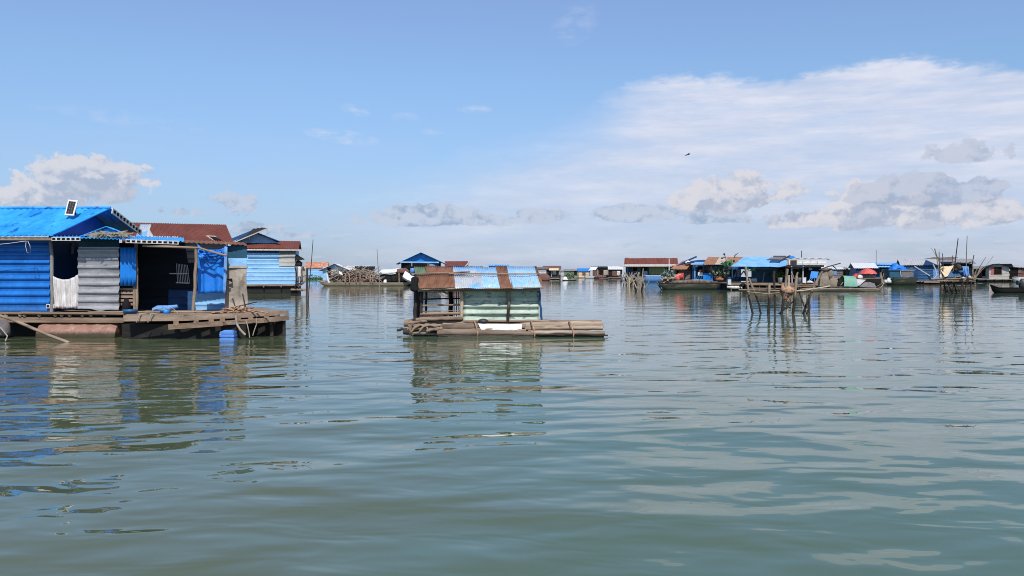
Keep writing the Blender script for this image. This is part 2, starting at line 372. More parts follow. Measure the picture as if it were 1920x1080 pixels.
# wisps
def blob(px, py, w, h, tilt=0.0):
    a = AZ(px); e = EL(px,py); u = (az-a); v = (el-e)-u*tilt
    u = u/(w/F); v = v/(h/F)
    return mt('MAXIMUM', 1.0-(u*u+v*v), 0.0)
wz = sstep(fbm(az*1.0, el*2.4, 6.0, 34, 7, .62), .38, .72)
ws = blob(640,256,75,15,-.12)*.8+blob(665,206,32,11,-.2)*.7+blob(890,205,36,9)*.6+blob(760,222,30,14)*.35+blob(1080,45,50,40,.3)*.25+blob(230,222,150,16,-.05)*.22+blob(810,247,25,8)*.4
sky = mixc(mt('MINIMUM', ws*wz*1.2, .8), sky, cc(.50,.57,.71))
# cumulus
def fields(ox, oy):
    wx = az+ox; wy = el+oy
    f = fbm(wx, wy*1.3, 4.7, 24, 8, .60, .3); g = fbm(wx, wy*1.15, 8.1, 62, 5, .62)
    return f*.66+g*.34
n0 = fields(0,0); n1 = fields(-.004,.008); n2 = fields(-.010,.024)
def env_of(blobs, ox=0.0, oy=0.0):
    env = None
    for px, py, w, h, k in blobs:
        u = (az+(ox-AZ(px)))/(w/F); v = (el+(oy-EL(px,py)))/(h/F)
        v = mt('MAXIMUM', v, v*-1.9)                 # flatter underside
        q = mt('MAXIMUM', 1.0-(u*u+v*v), 0.0)*k; env = q if env is None else mt('MAXIMUM', env, q)
    return env
def cumulus(blobs, c_lit, c_body, c_shade, alpha, sharp=.13):
    global sky
    e0 = env_of(blobs); e2 = env_of(blobs, -.010, .024)
    d0 = e0*.60+(n0-.5)*2.6-.16; d2 = e2*.60+(n2-.5)*2.6-.16
    m = sstep(d0, .0, sharp)*sstep(e0, .0, .15)
    above = sstep(d2, -.15, .50)
    lit = sstep((1.0-above)*.75+(n0-n1)*3.2+.05, .25, .95)
    base = sstep((n0-n1)*4.0+(n0-.5)*1.2+.5, .25, .75)
    col = mixc(lit, mixc(base, c_shade, c_body), c_lit)
    sky = mixc(mt('MINIMUM', m*alpha, 1.0), sky, col)
BR = (cc(.585,.575,.61), cc(.44,.465,.55), cc(.345,.39,.495)); MD = (cc(.45,.50,.605), cc(.315,.395,.53), cc(.255,.335,.47)); DK = (cc(.43,.47,.57), cc(.345,.40,.52), cc(.27,.33,.46))
cumulus([(430,384,70,30,.8),(380,400,90,22,.6),(700,414,60,18,.6),(800,410,140,32,1.3),(1010,408,75,28,1.25),(920,416,110,20,.8),(480,434,60,20,.8),(560,442,50,12,.7)]
    +[(1200,404,110,28,1.3),(1330,414,90,17,.8),(1150,397,50,16,.8),(1290,400,60,20,.8)], *MD, .80, .17)
cumulus([(140,356,120,66,1.1),(60,378,130,40,.9),(235,338,60,36,.8),(1370,372,110,56,1.2),(1465,370,65,38,.9),(1290,378,60,34,.8),(1610,400,70,80,1.05),(1690,408,150,44,1.0),(1540,414,140,30,.9),(1820,408,130,40,.9),(1300,302,1,1,0)], *BR, .84, .18)
cumulus([(1690,364,105,44,1.1),(1785,368,90,38,1.0),(1870,352,30,20,.8),(1790,290,60,30,.85),(1855,292,55,26,.7)], *DK, .74, .17)
# small distant puffs along the horizon
pf = fbm(az*1.0, el*3.4, 3.3, 30, 6, .58); pe = sstep(el, .0, .02)*sstep(el, .085, .03)
sky = mixc(sstep(pf, .53, .66)*pe*.5, sky, mixc(sstep(fbm(az, el*3.4+.012, 3.3, 30, 6, .58)-pf+.5, .42, .58), cc(.46,.52,.61), cc(.30,.39,.52)))
# below the horizon: dim water colour, never seen
L.new(sky, bg.inputs['Color'])

# ------------------------------------------------------------------ water
wm = bpy.data.materials.new('water'); wm.use_nodes = True; nt = wm.node_tree; N = nt.nodes; L = nt.links
b = N['Principled BSDF']; b.inputs['Roughness'].default_value = .012; b.inputs['IOR'].default_value = 1.36; b.inputs['Specular IOR Level'].default_value = .5
g = N.new('ShaderNodeNewGeometry'); sp = N.new('ShaderNodeSeparateXYZ'); L.new(g.outputs['Position'], sp.inputs[0])
wx, wy, wz_ = (E(o) for o in sp.outputs)
tur = sstep(fbm(wx*.10, wy*.16, 0, 1, 3, .5)+wx*.02, .35, .65)
L.new(mixc(tur, (.080,.100,.054), (.066,.114,.074)), b.inputs['Base Color'])
ws1 = fbm(wx*.46+wy*.06, wy*.88-wx*.10, 0.0, 1, 2.0, .45, .25)         # smooth swell
ws2 = fbm(wx*1.15-wy*.12, wy*2.1+wx*.16, 7.0, 1, 2.0, .5, .4)
ws3 = fbm(wx*2.9, wy*5.4+wx*.3, 3.0, 1, 3.0, .55)
calm = sstep(fbm(wx*.035, wy*.07, 11.0, 1, 2.0, .5), .38, .62)
dist = sstep(wy, 6.0, 24.0)
far = 1.0-sstep(wy, 11.0, 46.0)*.62
near = 1.0-sstep(wy, 8.0, 26.0)
hgt = ws1*(.060+.050*near)*far + ws2*.0175*(.35+.8*calm)*far + ws3*.0034*(.08+dist*1.0)*(.3+.9*calm)*far
bp = N.new('ShaderNodeBump'); bp.inputs['Distance'].default_value = 1.0; bp.inputs['Strength'].default_value = 1.0
L.new(hgt.o, bp.inputs['Height']); L.new(bp.outputs[0], b.inputs['Normal'])
M['water'] = wm
mb = MB(); mb.add([(-9000,-60,0),(9000,-60,0),(9000,14000,0),(-9000,14000,0)], [(0,1,2,3)])
tag(mb.build('water', 'water'), kind='structure')
# ================================================================== big blue house on the left
DW = 25.0
A = thing('floating_house', 'big bright blue corrugated floating house with open porch, nearest house at far left', 'floating house', (X_(150,27),27,0), 'floating houses')
ZD = Z_(588,24)
# main block walls
m = MB(); m.psheet(-160,448,94,584,DW, amp=.05, waves=9, along='v', nu=8, t=.03, jit=.012); m.build('wall','blue_wall',A)
m = MB(); xl = X_(-160,DW); xr = X_(94,DW)
m.box(xl,xr,DW+.05,29.0,ZD,3.0); m.build('inner_wall','navy',A)
m = MB()   # gable end
xg = X_(94,DW)
m.prism([(xg,DW+.02,3.0),(xg,29.0,3.12),(xg,29.0,3.42),(xg,27.3,4.02),(xg,DW+.02,3.10)],(-.06,0,0)); m.build('gable','blue_gable',A)
xe = -13.72
m = MB()
m.patch((-20,24.42,3.07),(xe-.28,24.42,3.07),(xe,27.3,4.12),(-20,27.3,4.12), amp=.03, waves=30, along='u', t=.02, nv=6, jit=.03, jsc=.8)
m.patch((xe,29.5,3.44),(-20,29.5,3.30),(-20,27.3,4.12),(xe,27.3,4.12), amp=.03, waves=30, along='u', t=.02, nv=3)
roof = m.build('roof','blue_roof',A)
m = MB(); m.tube([(-20,27.3,4.15),(xe+.02,27.3,4.15)],.05,8); m.build('ridge_cap','blue_roof',roof)
m = MB(); m.bar((-20,24.5,2.985),(xe-.2,24.5,2.985),.05,.09); m.build('eave_beam','wood_grey',A)
m = MB(); m.bar((xe+.05,27.35,4.06),(xe+.05,29.5,3.40),.035,.20); fb = m.build('fascia_strip','white_dirty',A)
for i in range(9):
    m = MB(); t = (i+.6)/9.4; m.box(xe+.066,xe+.075,27.35+2.15*t-.075,27.35+2.15*t+.075,4.06-.66*t-.045,4.06-.66*t+.06); m.build('slot','black',fb)
def strip(x0,y0,x1,y1,D,n,par,hh=.11):
    p = W(x0,y0,D); q = W(x1,y1,D); mm = MB(); mm.bar(p,q,.03,hh); o = mm.build('fascia_strip','white_dirty',par)
    l = (q-p).length; d = (q-p).normalized()
    for i in range(n):
        c = p+d*l*(i+.5)/n; w = l/n*.33
        mm = MB(); mm.bar(c-d*w-V((0,.018,0)), c+d*w-V((0,.018,0)), .008, hh*.55); mm.build('slot','black',o)
strip(97,448,151,448,24.25,6,A); strip(236,452,335,455,24.2,10,A); strip(87,574,150,574,24.9,9,A,.13)
# small canopy over the porch
m = MB(); ax, bx, cx_ = W(152,443,24.8), W(238,441,24.8), W(199,425,24.8); bk = V((-.35,1.1,.0))
m.patch(ax+bk, ax, cx_, cx_+bk, amp=.02, waves=9, t=.02); m.patch(bx, bx+bk, cx_+bk, cx_, amp=.02, waves=9, t=.02)
m.prism([ax+V((.1,.1,0)), bx+V((-.1,.1,0)), cx_+V((0,.1,-.04))], (0,.04,0)); m.build('canopy','blue_roof',A)
m = MB()
m.patch(W(99,444,24.25),W(345,452.5,24.25),W(345,446,27.5),W(99,439,27.5), amp=.028, waves=34, along='u', t=.02, nv=3)
m.build('porch_roof','blue_roof',A)
m = MB(); m.patch(W(335,454,24.6),W(463,459,24.9),W(455,455,26),W(335,450,26), amp=.02, waves=14, t=.02, nv=2); m.build('porch_roof','rust_tin',A,'rusty end of the porch roof')
# back of the porch
m = MB(); m.box(X_(94,DW),X_(424,27.4),27.4,27.5,ZD,2.96); m.build('inner_wall','room_shade',A)
m = MB(); m.psheet(262,456,415,584,26.6,amp=.02,waves=9,along='v',nu=3); m.build('inner_wall','room_shade',A)  # dark sheet set forward so the porch interior stays in painted shade
m = MB(); m.psheet(316,543,380,585,26.45,amp=.02,waves=3,along='v',nu=3); m.build('half_wall','navy',A)
m = MB(); m.psheet(352,546,424,585,26.2,amp=.02,waves=3,along='v',nu=3); m.build('half_wall','sky_blue',A)
m = MB()
for i in range(8): m.bar(W(331+i*2.9,494+i*.4,26.5),W(333+i*3.2,530,26.5),.012,.02)
m.bar(W(318,513,26.49),W(352,513,26.49),.02,.035); m.bar(W(330,530,26.48),W(355,531,26.48),.02,.03); m.build('window_grille','white',A)
for x0,y0,x1,y1,r,D in ((369,466,361,586,.05,24.2),(255,452,256,586,.05,25.0),(96,452,97,586,.055,24.9),(423,455,425,586,.045,24.9)):
    m = MB(); m.tube(stake_pts(x0,y0,x1,y1,D,ext=0,bend=.02),r,7); m.build('post','wood_v' if x0>100 else 'grey_mid',A)
m = MB(); m.tube([W(268,461,24.3),W(330,463,24.2),W(372,465,24.15)],.04,6); m.tube([W(371,464,24.12),W(400,473,24.1),W(424,479,24.1)],.035,6); m.build('rail','wood_grey',A)
m = MB(); m.psheet(148,446,223,465,25.1,t=.02,amp=.01,waves=2,along='v'); m.build('transom_panel','teal',A)
m = MB(); m.psheet(147,463,224,581,24.8,amp=.05,waves=7.6,along='v',nu=10,t=.015,jit=.06,jsc=1.6,torn=.12); m.build('tin_panel','grey_tin',A,'dented grey corrugated panel of the porch')
m = MB(); m.psheet(225,464,255,536,24.85,amp=.03,waves=4,along='u',nv=4,prof='sin',t=.015,torn=.05); m.build('tin_panel','panel_blue',A,'small bright blue corrugated panel of the porch')
m = MB()
for i in range(5): m.pbox(222,540+i*7,250,544.5+i*7,25.0,.03)
m.bar(W(251.5,536,24.95),W(252.5,583,24.95),.06); m.build('slat_screen','wood_grey',A)
m = MB(); m.psheet(98,465,112,515,25.6,amp=.02,waves=6,along='v'); m.build('shutter','green_tin_dark',A)
m = MB(); m.psheet(99,455,138,476,26.2,t=.02); m.build('board','grey_mid',A)
m = MB(); m.psheet(420,499,463,584,24.95,nu=14,nv=18,jit=.14,jsc=1.5,t=.015,torn=.1); sp_ = m.build('sheet_panel','beige',A,'crumpled beige sheet closing the porch end')
m = MB(); m.prism([W(424,523,24.8),W(436,530,24.8),W(435,522,24.8)],(0,.02,0)); m.build('tear','black',sp_)
m = MB(); m.psheet(424,461,463,485,25,t=.02,jit=.03); m.build('upper_panel','teal',A)
m = MB(); m.psheet(424,484,463,500,24.96,t=.02,nu=8,nv=4,jit=.05,jsc=2,torn=.1); m.build('upper_panel','sky_blue',A)
m = MB(); m.bar(W(421,501,24.9),W(464,501,24.9),.05,.05); m.build('rail','wood_pale',A)
# deck
m = MB(); m.box(X_(-170,24),X_(236,24),24.0,29.4,ZD-.05,ZD)
m.bar(W(-60,586,23.95),W(60,587,23.95),.10,.05); m.bar(W(40,586,23.92),W(235,588,23.92),.10,.05); m.build('deck','wood',A)
m = MB()   # planked apron on the right, its front edge coming nearer at the left
fl = [W(232,590,23.2), W(540,584,24.6)]
for k in range(7):
    o = V((0,.36*k+.16,0)); a_ = fl[0]+o; b_ = fl[1]+o; b_.x = X_(540-k*7+R.uniform(-4,2),b_.y); a_ = V((a_.x,a_.y,ZD-.02+R.uniform(-.01,.01))); b_ = V((b_.x,b_.y,ZD+.01+R.uniform(-.01,.01)))
    m.bar(a_,b_,.34,.05)
m.build('deck_planks','wood_grey',A)
m = MB(); m.bar(W(232,597,23.1),W(345,596,23.3),.06,.17); m.bar(W(340,597,23.3),W(470,590,23.9),.06,.15); m.bar(W(465,590,23.95),W(541,586,24.55),.06,.14); m.build('deck_edge_board','wood_grey',A)
m = MB(); m.bar(W(-170,598,24.0),W(232,600,24.0),.07,.17); m.bar(W(316,613,23.1),W(418,606,23.5),.09,.15); m.bar(W(414,606,23.6),W(482,601,23.9),.09,.13); m.bar(W(478,602,23.9),W(541,596,24.6),.09,.14); m.build('deck_beam','wood',A)
m = MB()
for x in (12,38,46,74,104,116,131,155,171,196): m.tube([W(x,590.5,23.93),W(x,590.5,25.5)],.055,7)
m.build('joist','wood_grey',A)
m = MB()
for x,y,D in ((330,606,23.15),(368,603,23.35),(396,601,23.5),(417,599,23.6),(447,597,23.8),(470,596,23.9),(500,594,24.2),(520,592,24.4)): m.bar(W(x,y,D-.05),W(x,y-1,D+1.8),.14,.14)
m.build('joist','wood',A)
m = MB(); m.prism([V((X_(-170,24.5),24.7,-.5)),V((X_(533,24.7),24.7,-.5)),V((X_(500,28.5),28.5,-.5)),V((X_(-170,24.5),29.2,-.5))][::-1],(0,0,ZD-.15+.5)); m.build('hull','hull_black',A)
m = MB(); m.box(X_(236,24),X_(470,24.2),23.75,24.7,-.5,.42); m.build('hull','hull_black',A)
m = MB(); m.pbox(506,600,512,630,24.45,.1); m.pbox(530,597,534,632,24.55,.1); m.build('hull_post','dark_wood',A)
m = MB(); r_ = .44; z_ = .02
prof = []
xa, xb = X_(76,24.1), X_(222,24.1)
pts_, rs_ = [], []
for i in range(25):
    t = i/24; pts_.append((xa+(xb-xa)*t, 24.25, z_)); rs_.append(r_*(.93 if i in (0,24) else (1.05 if i%4 == 2 else 1.0))*(1-.12*max(0,t-.9)*10*.5))
m.tube(pts_, rs_, 20); m.build('float_drum','terracotta',A)
m = MB(); m.lathe(W(5,610,23.9)+V((0,0,-.3)), [(.2,0),(.22,.1),(.2,.3),(.12,.45)], 10); m.build('float_drum','cloth_grey',A)
# ----- things on and around it
m = MB(); a_,b_,c_,d_ = W(121,403,26.0),W(138,404,26.0),W(146,376,26.35),W(128,374,26.35)
m.patch(a_,b_,c_,d_,t=.04); P = m.build('solar_panel','white',A)
def lerp4(u,v): return (a_*(1-u)+b_*u)*(1-v)+(d_*(1-u)+c_*u)*v
m = MB(); nn = (b_-a_).cross(d_-a_).normalized()*.012
for i in range(3):
    for j in range(5):
        u0,u1,v0,v1 = .13+i*.25,.13+i*.25+.225,.09+j*.165,.09+j*.165+.145
        m.prism([lerp4(u0,v0)+nn,lerp4(u1,v0)+nn,lerp4(u1,v1)+nn,lerp4(u0,v1)+nn],-nn*.8)
m.build('solar_cell','dark_cell',P)
m = MB(); m.bar(W(142,392,26.45),W(141,404,26.6),.03); m.build('prop','metal_dark',P)
m = MB(); m.cloth((W(99,517,24.85),W(147,514,24.85)),(W(103,578,24.8),W(146,578,24.8)),nu=40,nv=12,fold=.055,nf=6,sag=.14); tag(m.build('curtain','white_dirty'),'white cloth hung across the lower half of the dark doorway','curtain')
T = thing('tarpaulin','bright blue tarpaulin hanging gathered between porch posts beside beige sheet','tarpaulin',W(397,560,24.6))
m = MB(); m.cloth((W(372,468,24.75),W(423,468,24.75)),(W(371,551,24.7),W(421,548,24.65)),nu=36,nv=14,fold=.05,nf=3,ph=.6); m.build('hanging_sheet','tarp_blue',T)
m = MB()
for k in range(4): m.cloth((W(370,457+k*4,24.62-.03*k),W(425,459+k*3,24.62-.03*k)),(W(373,472+k*5,24.55-.03*k),W(423,470+k*4,24.55-.03*k)),nu=26,nv=8,fold=.07,nf=2.2,ph=k*1.7,sag=.22+.05*k)
m.build('gathered_top','tarp_blue',T)
m = MB(); m.cloth((W(421,462,24.5),W(426,463,24.5)),(W(418,552,24.5),W(423,550,24.5)),nu=8,nv=8,fold=.03,nf=1); m.build('loose_edge','cloth_blue',T)
m = MB(); bz = W(244,588,23.9); bz.z = ZD
m.lathe(bz,[(.14,0),(.19,.06),(.215,.13),(.20,.13),(.17,.05)],18); tag(m.build('wash_basin','basin_blue'),'round blue plastic basin on deck below small blue panel','basin')
m = MB(); bz = W(237,580,24.5); bz.z = ZD; m.lathe(bz,[(.10,0),(.13,.12),(.12,.3),(.07,.36),(.06,.44)],10); tag(m.build('water_jar','black'),'black jar standing behind round blue basin','jar')
Bn = thing('net_bundle','pale blue rolled fishing net lying on porch deck','net',W(310,584,23.9))
m = MB(); p0 = W(287,581,24.0); p0.z = ZD+.10
m.tube([p0, p0+V((.15,0,.03)), p0+V((.45,.02,.05)), p0+V((.72,.03,.12))],[.07,.12,.10,.05],9); m.build('roll','cloth_blue',Bn)
m = MB(); m.tube([p0+V((.05,-.14,.06)),p0+V((.4,-.16,.02)),p0+V((.62,-.1,.08)),p0+V((.78,-.1,-.07))],.012,5); m.build('cord','rope_grey',Bn)
m = MB(); bz = W(312,586,23.65); bz.z = ZD; m.lathe(bz,[(.08,0),(.10,.13),(.09,.13),(.08,.02)],12); tag(m.build('bucket','panel_blue'),'small bright blue bucket in front of rolled net','bucket')
for k,(x0,y0,x1,y1,lb) in enumerate(((165,581,262,590,'pale thin pole lying on deck in front of grey tin panel'),(232,592,300,589,'short pale pole lying before round blue basin'),(300,592,420,587,'long thin pole lying on deck under blue tarpaulin'))):
    a_ = W(x0,y0,24.05); b_ = W(x1,y1,23.9 if k else 24.0); a_.z = ZD+.04; b_.z = ZD+.05; m = MB(); m.tube([a_,(a_+b_)/2+V((0,.02,.015)),b_],.022,6); tag(m.build('loose_pole','bamboo'),lb,'pole',group='loose poles lying on the deck')
for x,lb in ((262,'upper short rope end hanging over deck edge below basin'),(283,'short rope end hanging over deck edge below rolled net')):
    m = MB(); a_ = W(x,590,23.05); m.tube([a_+V((.12,.2,.03)),a_+V((0,0,.02)),a_+V((-.03,-.02,-.1)),a_+V((-.08,-.02,-.22))],.016,5); tag(m.build('rope_end','rope_grey'),lb,'rope',group='ropes hanging from the deck of the big blue house')
# heap of rope at the deck end
m = MB(); c0 = W(450,585,24.2); c0.z = ZD+.02
for k in range(20):
    a0 = R.uniform(0,6.28); rr = R.uniform(.12,.38); cx,cy,cz = R.gauss(0,.10),R.gauss(0,.10),R.uniform(0,.2); pts_ = []
    for i in range(15):
        t = a0+i/14*R.uniform(3.5,6.0); pts_.append(c0+V((cx+1.15*rr*math.cos(t), cy+.8*rr*math.sin(t), .02+cz*(.6+.4*math.sin(t*1.7+k))+.03*math.sin(3*t))))
    m.tube(pts_,.017,5)
for dx_ in (-.75,-.5,.62,.95): m.tube([c0+V((dx_*.3,-.1,.1)),c0+V((dx_*.7,-.25,.05)),c0+V((dx_,-.3,.0))],.02,5)
tag(m.build('rope_heap','rope'),'tangled heap of orange brown rope at the right end of deck','rope heap')
m = MB(); m.tube([W(436,560,24.7),W(440,572,24.4),W(444,584,24.2)],.02,5); m.tube([W(455,551,24.7),W(461,580,24.2)],.022,5); m.tube([W(443,575,24.2),W(482,566,24.4)],.018,5)
tag(m.build('driftwood','dark_wood'),'thin dark sticks poking out of the orange rope heap','sticks')
for j,(pp,lb) in enumerate((([(442,591),(443,606),(450,618),(460,628)],'thick rope hanging from deck edge below the rope heap'),([(461,600),(464,610),(467,624),(468,633)],'thin rope hanging in middle of three at deck edge'),([(481,596),(481,608),(477,619),(474,629)],'thin looping rope hanging rightmost below deck edge'))):
    m = MB(); m.tube([W(x,y,23.45+.1*j-.002*i) for i,(x,y) in enumerate(pp)],.035 if j == 0 else .016,6); tag(m.build('mooring_rope','rope_grey'),lb,'rope',group='ropes hanging from the deck of the big blue house')
J = thing('jerrycan','blue plastic jerrycan floating under the deck edge','jerrycan',W(424,630,23.1))
m = MB(); x0,x1 = X_(411,23.1),X_(438,23.1)
m.box(x0+.02,x1-.02,23.14,23.40,-.06,.25); m.box(x0,x1,23.12,23.42,-.03,.05); m.box(x0,x1,23.12,23.42,.09,.15); m.box(x0+.005,x1-.01,23.125,23.415,.18,.23)
m.prism([(x0+.05,23.16,.25),(x1-.05,23.16,.25),(x1-.10,23.20,.28),(x0+.10,23.20,.28)],(0,.16,0)); m.build('body','jug_blue',J)
m = MB(); m.tube([(x0-.05,23.3,.15),(x0,23.3,.15)],.03,8); m.build('cap','white',J)
m = MB(); m.tube([W(-60,572,23.6),W(30,602,23.0),W(90,628,22.7),W(130,643,22.4)],.045,7); tag(m.build('mooring_pole','wood_grey'),'long grey pole slanting from deck into the water at far left','pole')
m = MB(); m.tube([W(-10,604,22.9),W(4,618,22.7),W(14,630,22.6),W(10,640,22.5)],.018,6); tag(m.build('mooring_rope','rope_grey'),'thin rope dropping into water left of slanting pole','rope')
m = MB(); m.tube([W(-30,461,24.3),W(20,456,24.3),W(48,452,24.3)],.008,4); m.tube([W(49,452,24.35),W(48,462,24.3),W(51,474,24.3),W(58,474,24.3),W(56,460,24.3),W(52,452,24.35)],.008,4)
tag(m.build('cord','white'),'thin white cord looped under the eave of the blue wall','cord')
m = MB(); c0 = W(205,441,24.55)
for k in range(60):
    p = c0+V((R.gauss(0,.28),R.gauss(0,.2),R.uniform(-.03,.10))); q = p+V((R.uniform(-.35,.35),R.uniform(-.25,.1),R.uniform(-.09,.06))); m.bar(p,q,.02,.03)
m.bar(c0+V((-.6,0,-.02)),c0+V((.6,0,.0)),.12,.10)
tag(m.build('thatch_bundle','thatch'),'ragged bundle of dry thatch on porch roof under small gable','thatch')

# ================================================================== small hut on its log raft
B = thing('floating_hut','small floating hut with patchwork tin roof and pale green walls on log raft','floating hut',(X_(900,26),26,0))
ZF = Z_(604,25); ze = Z_(540,24.6); zr = Z_(500,26.3)
def RX(px_top, px_bot, t):   # roof point: t=0 eave, 1 ridge
    e = W(px_bot,540,24.6); r = W(px_top,500,26.3); return e*(1-t)+r*t
def rsheet(name,t0,t1,pt0,pt1,pb0,pb1,mt_,lab,up=0.0,jit=.04):
    m = MB(); u = V((0,-.3,.85))*up
    m.patch(RX(pt0,pb0,t0)+u,RX(pt1,pb1,t0)+u,RX(pt1,pb1,t1)+u,RX(pt0,pb0,t1)+u,amp=.011,waves=max(3,int((pt1-pt0)/4.0)),along='u',prof='sin',t=.008,nv=4,jit=jit,jsc=1.5,torn=.05,seg=5); m.build(name,mt_,B,lab)
rsheet('roof_sheet',.55,1,776,798,784,806,'green_tin_dark','green stained tin sheet at top left of hut roof')
rsheet('roof_sheet',.55,1,797,850,805,854,'rust_tin','upper rusty tin sheet of hut roof',.006)
rsheet('roof_sheet',-.02,.6,777,850,785,854,'rust_tin','lower rusty tin sheet of hut roof',.02)
rsheet('roof_sheet',.5,1,849,902,853,907,'pale_tin','upper whitish blue tin sheet of hut roof',.004)
rsheet('roof_sheet',-.03,.56,849,902,853,907,'pale_tin','lower whitish blue tin sheet of hut roof',.018)
rsheet('roof_sheet',-.02,1,901,932,905,938,'blue_tin','narrow pale blue tin sheet of hut roof',.010)
rsheet('roof_sheet',-.04,1.02,929,951,938,962,'rust_tin','narrow rusty tin strip between pale blue roof sheets',.028,.03)
rsheet('roof_sheet',-.01,1,950,1004,958,1017,'blue_tin','right pale blue tin sheet of hut roof',.008)
rsheet('roof_sheet',.0,1,1002,1006,1015,1020,'rust_tin','rusty edge strip at right end of hut roof',.02)
m = MB(); rl, rr_ = RX(776,784,1), RX(1005,1018,1); bl, br = V((rl.x,28.2,1.5)), V((rr_.x,28.2,1.5))
m.patch(br,bl,rl-V((0,0,.03)),rr_-V((0,0,.03)),amp=.016,waves=30,prof='sin',t=.01,seg=4); m.build('roof_back','rust_tin',B)
m = MB(); m.tube([RX(774,782,.56)+V((0,-.06,.06)),RX(850,856,.62)+V((0,-.06,.06)),RX(880,884,.66)+V((0,-.06,.06))],.028,6); m.tube([RX(840,846,.56)+V((0,-.07,.07)),RX(940,948,.54)+V((0,-.07,.07)),RX(1008,1018,.55)+V((0,-.07,.07))],.026,6); m.build('roof_batten','wood',B)
m = MB(); m.tube([W(786,543,24.62),W(860,541,24.6),W(940,541,24.6),W(1020,539,24.6)],.03,6); m.bar(W(784,545,24.8),W(1012,544,24.8),.05,.06); m.build('eave_beam','wood_grey',B)
m = MB(); m.psheet(868,541,953,604,25,amp=.042,waves=4.7,along='v',nu=12,prof='sin',t=.012,jit=.05,jsc=1.4,seg=7,torn=.06); m.build('wall_panel','sage',B)
m = MB(); m.psheet(954,541,1010,604,25.02,amp=.042,waves=4.7,along='v',nu=10,prof='sin',t=.012,jit=.07,jsc=1.6,seg=7,torn=.06); m.build('wall_panel','sage',B)
for y0,y1 in ((26.0,27.0),(27.0,27.9)):
    m = MB(); xx = X_(1010,25); m.patch((xx,y0-.98 if y0<26.5 else y0,ZF),(xx,y1,ZF),(xx,y1,1.5),(xx,y0-.98 if y0<26.5 else y0,1.5),amp=.02,waves=4.5,along='v',prof='sin',t=.012); m.build('side_panel','sage',B)
m = MB(); xa,xb = X_(868,25),X_(1010,25); m.patch((xb,27.9,ZF),(xa,27.9,ZF),(xa,27.9,1.5),(xb,27.9,1.5),amp=.02,waves=4.5,along='v',prof='sin',t=.012); m.build('back_panel','sage',B)
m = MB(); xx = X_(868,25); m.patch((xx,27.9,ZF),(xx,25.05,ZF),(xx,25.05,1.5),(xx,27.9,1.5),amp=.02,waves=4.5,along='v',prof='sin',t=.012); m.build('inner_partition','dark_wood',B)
for x0,y0,x1,y1,D,r,mm_ in ((953.5,540,953,606,24.93,.045,'stake'),(1011,540,1016,606,24.95,.035,'mid_blue'),(866,538,866,606,24.93,.055,'wood_pale'),(845,540,845,606,27.2,.08,'dark_wood'),(791,545,790,604,25.0,.05,'dark_wood'),(781,540,777,612,25.2,.06,'dark_wood'),(784,545,783,606,27.6,.06,'dark_wood'),(799,545,799,602,27.8,.04,'dark_wood')):
    m = MB(); m.tube(stake_pts(x0,y0,x1,y1,D,ext=0),r,7); m.build('post',mm_,B)
m = MB(); m.tube([W(799,520,24.6),W(805,547,24.7)],.02,5)
for y,D,w,mm_ in ((560,27.6,.05,'dark_wood'),(572,25.0,.06,'bamboo'),(583,25.05,.025,'wood_grey'),(588,25.0,.09,'wood'),(597,24.9,.13,'log'),):
    q = MB(); q.tube([W(788,y+1,D),W(830,y,D),W(868,y-.5,D)],w/2*1.1,6); q.build('rail',mm_,B)
m = MB()
for x in (851,855.5,860,864): m.bar(W(x,541,26.2),W(x+.6,598,26.2),.03,.03)
m.build('slat','dark_wood',B)
m = MB(); m.bar(W(820,547,24.7),W(833,556,24.7),.03,.07); m.bar(W(828,546,24.75),W(840,551,24.75),.03,.06); m.build('brace','wood_grey',B)
# raft
def log(x0,y0,x1,y1,D,r,mt_='log',r2=None,bend=.02):
    m = MB(); k = 9; a = W(x0,y0,D); b = W(x1,y1,D); pts = []; rs = []
    for i in range(k+1):
        t = i/k; pts.append(a*(1-t)+b*t+V((0,.02*R.uniform(-1,1),bend*math.sin(math.pi*t)+.012*R.uniform(-1,1)))); rs.append((r*(1-t)+(r2 or r)*t)*R.uniform(.88,1.08)*.84)
    m.tube(pts,rs,9); return m.build('log',mt_,B)
log(820,624,1000,626,24.3,.115); log(995,624,1134,625,24.3,.075,'bamboo'); log(825,613.5,908,614,24.6,.135); log(822,630,1000,632,24.25,.07,'dark_wood'); log(985,630,1132,630.5,24.35,.06,'log')
log(975,610,1128,608,24.8,.10,'bamboo',.13); log(980,617,1130,615,24.6,.075,'bamboo'); log(985,613,1131,611,24.65,.07,'bamboo'); log(895,612,985,612,24.55,.10)
log(825,619.5,986,619,24.42,.05,'wood'); log(990,621,1126,622.5,24.35,.045,'wood'); log(830,607.5,930,609,24.7,.05,'bamboo'); log(1000,605.5,1128,602.5,24.95,.05,'log'); log(1010,628,1140,629,24.25,.03,'dark_wood'); log(840,633,960,632.5,24.15,.035,'log'); log(768,605,1030,602,24.95,.055,'wood_grey'); log(780,600,866,598,24.85,.07,'log')
for y_ in (25.3,25.7,26.1,26.6,27.1,27.6,28.0): log(R.uniform(755,775),608+(25-y_)*1.5,R.uniform(1018,1060),609+(25-y_)*1.5,y_,.13,R.choice(['log','dark_wood','wood']))
for x0,y0,x1,y1,D,r,mm_ in ((744,619,772,618,25.6,.05,'dark_wood'),(757,622,822,623,24.6,.10,'dark_wood'),(765,612,828,610,24.6,.06,'wood_grey'),(768,624,820,627,24.35,.05,'log'),(774,617,830,616,24.4,.06,'wood'),(765,607,800,602,24.4,.05,'log'),(800,621,822,617,24.25,.06,'log')):
    log(x0,y0,x1,y1,D,r,mm_)
m = MB()
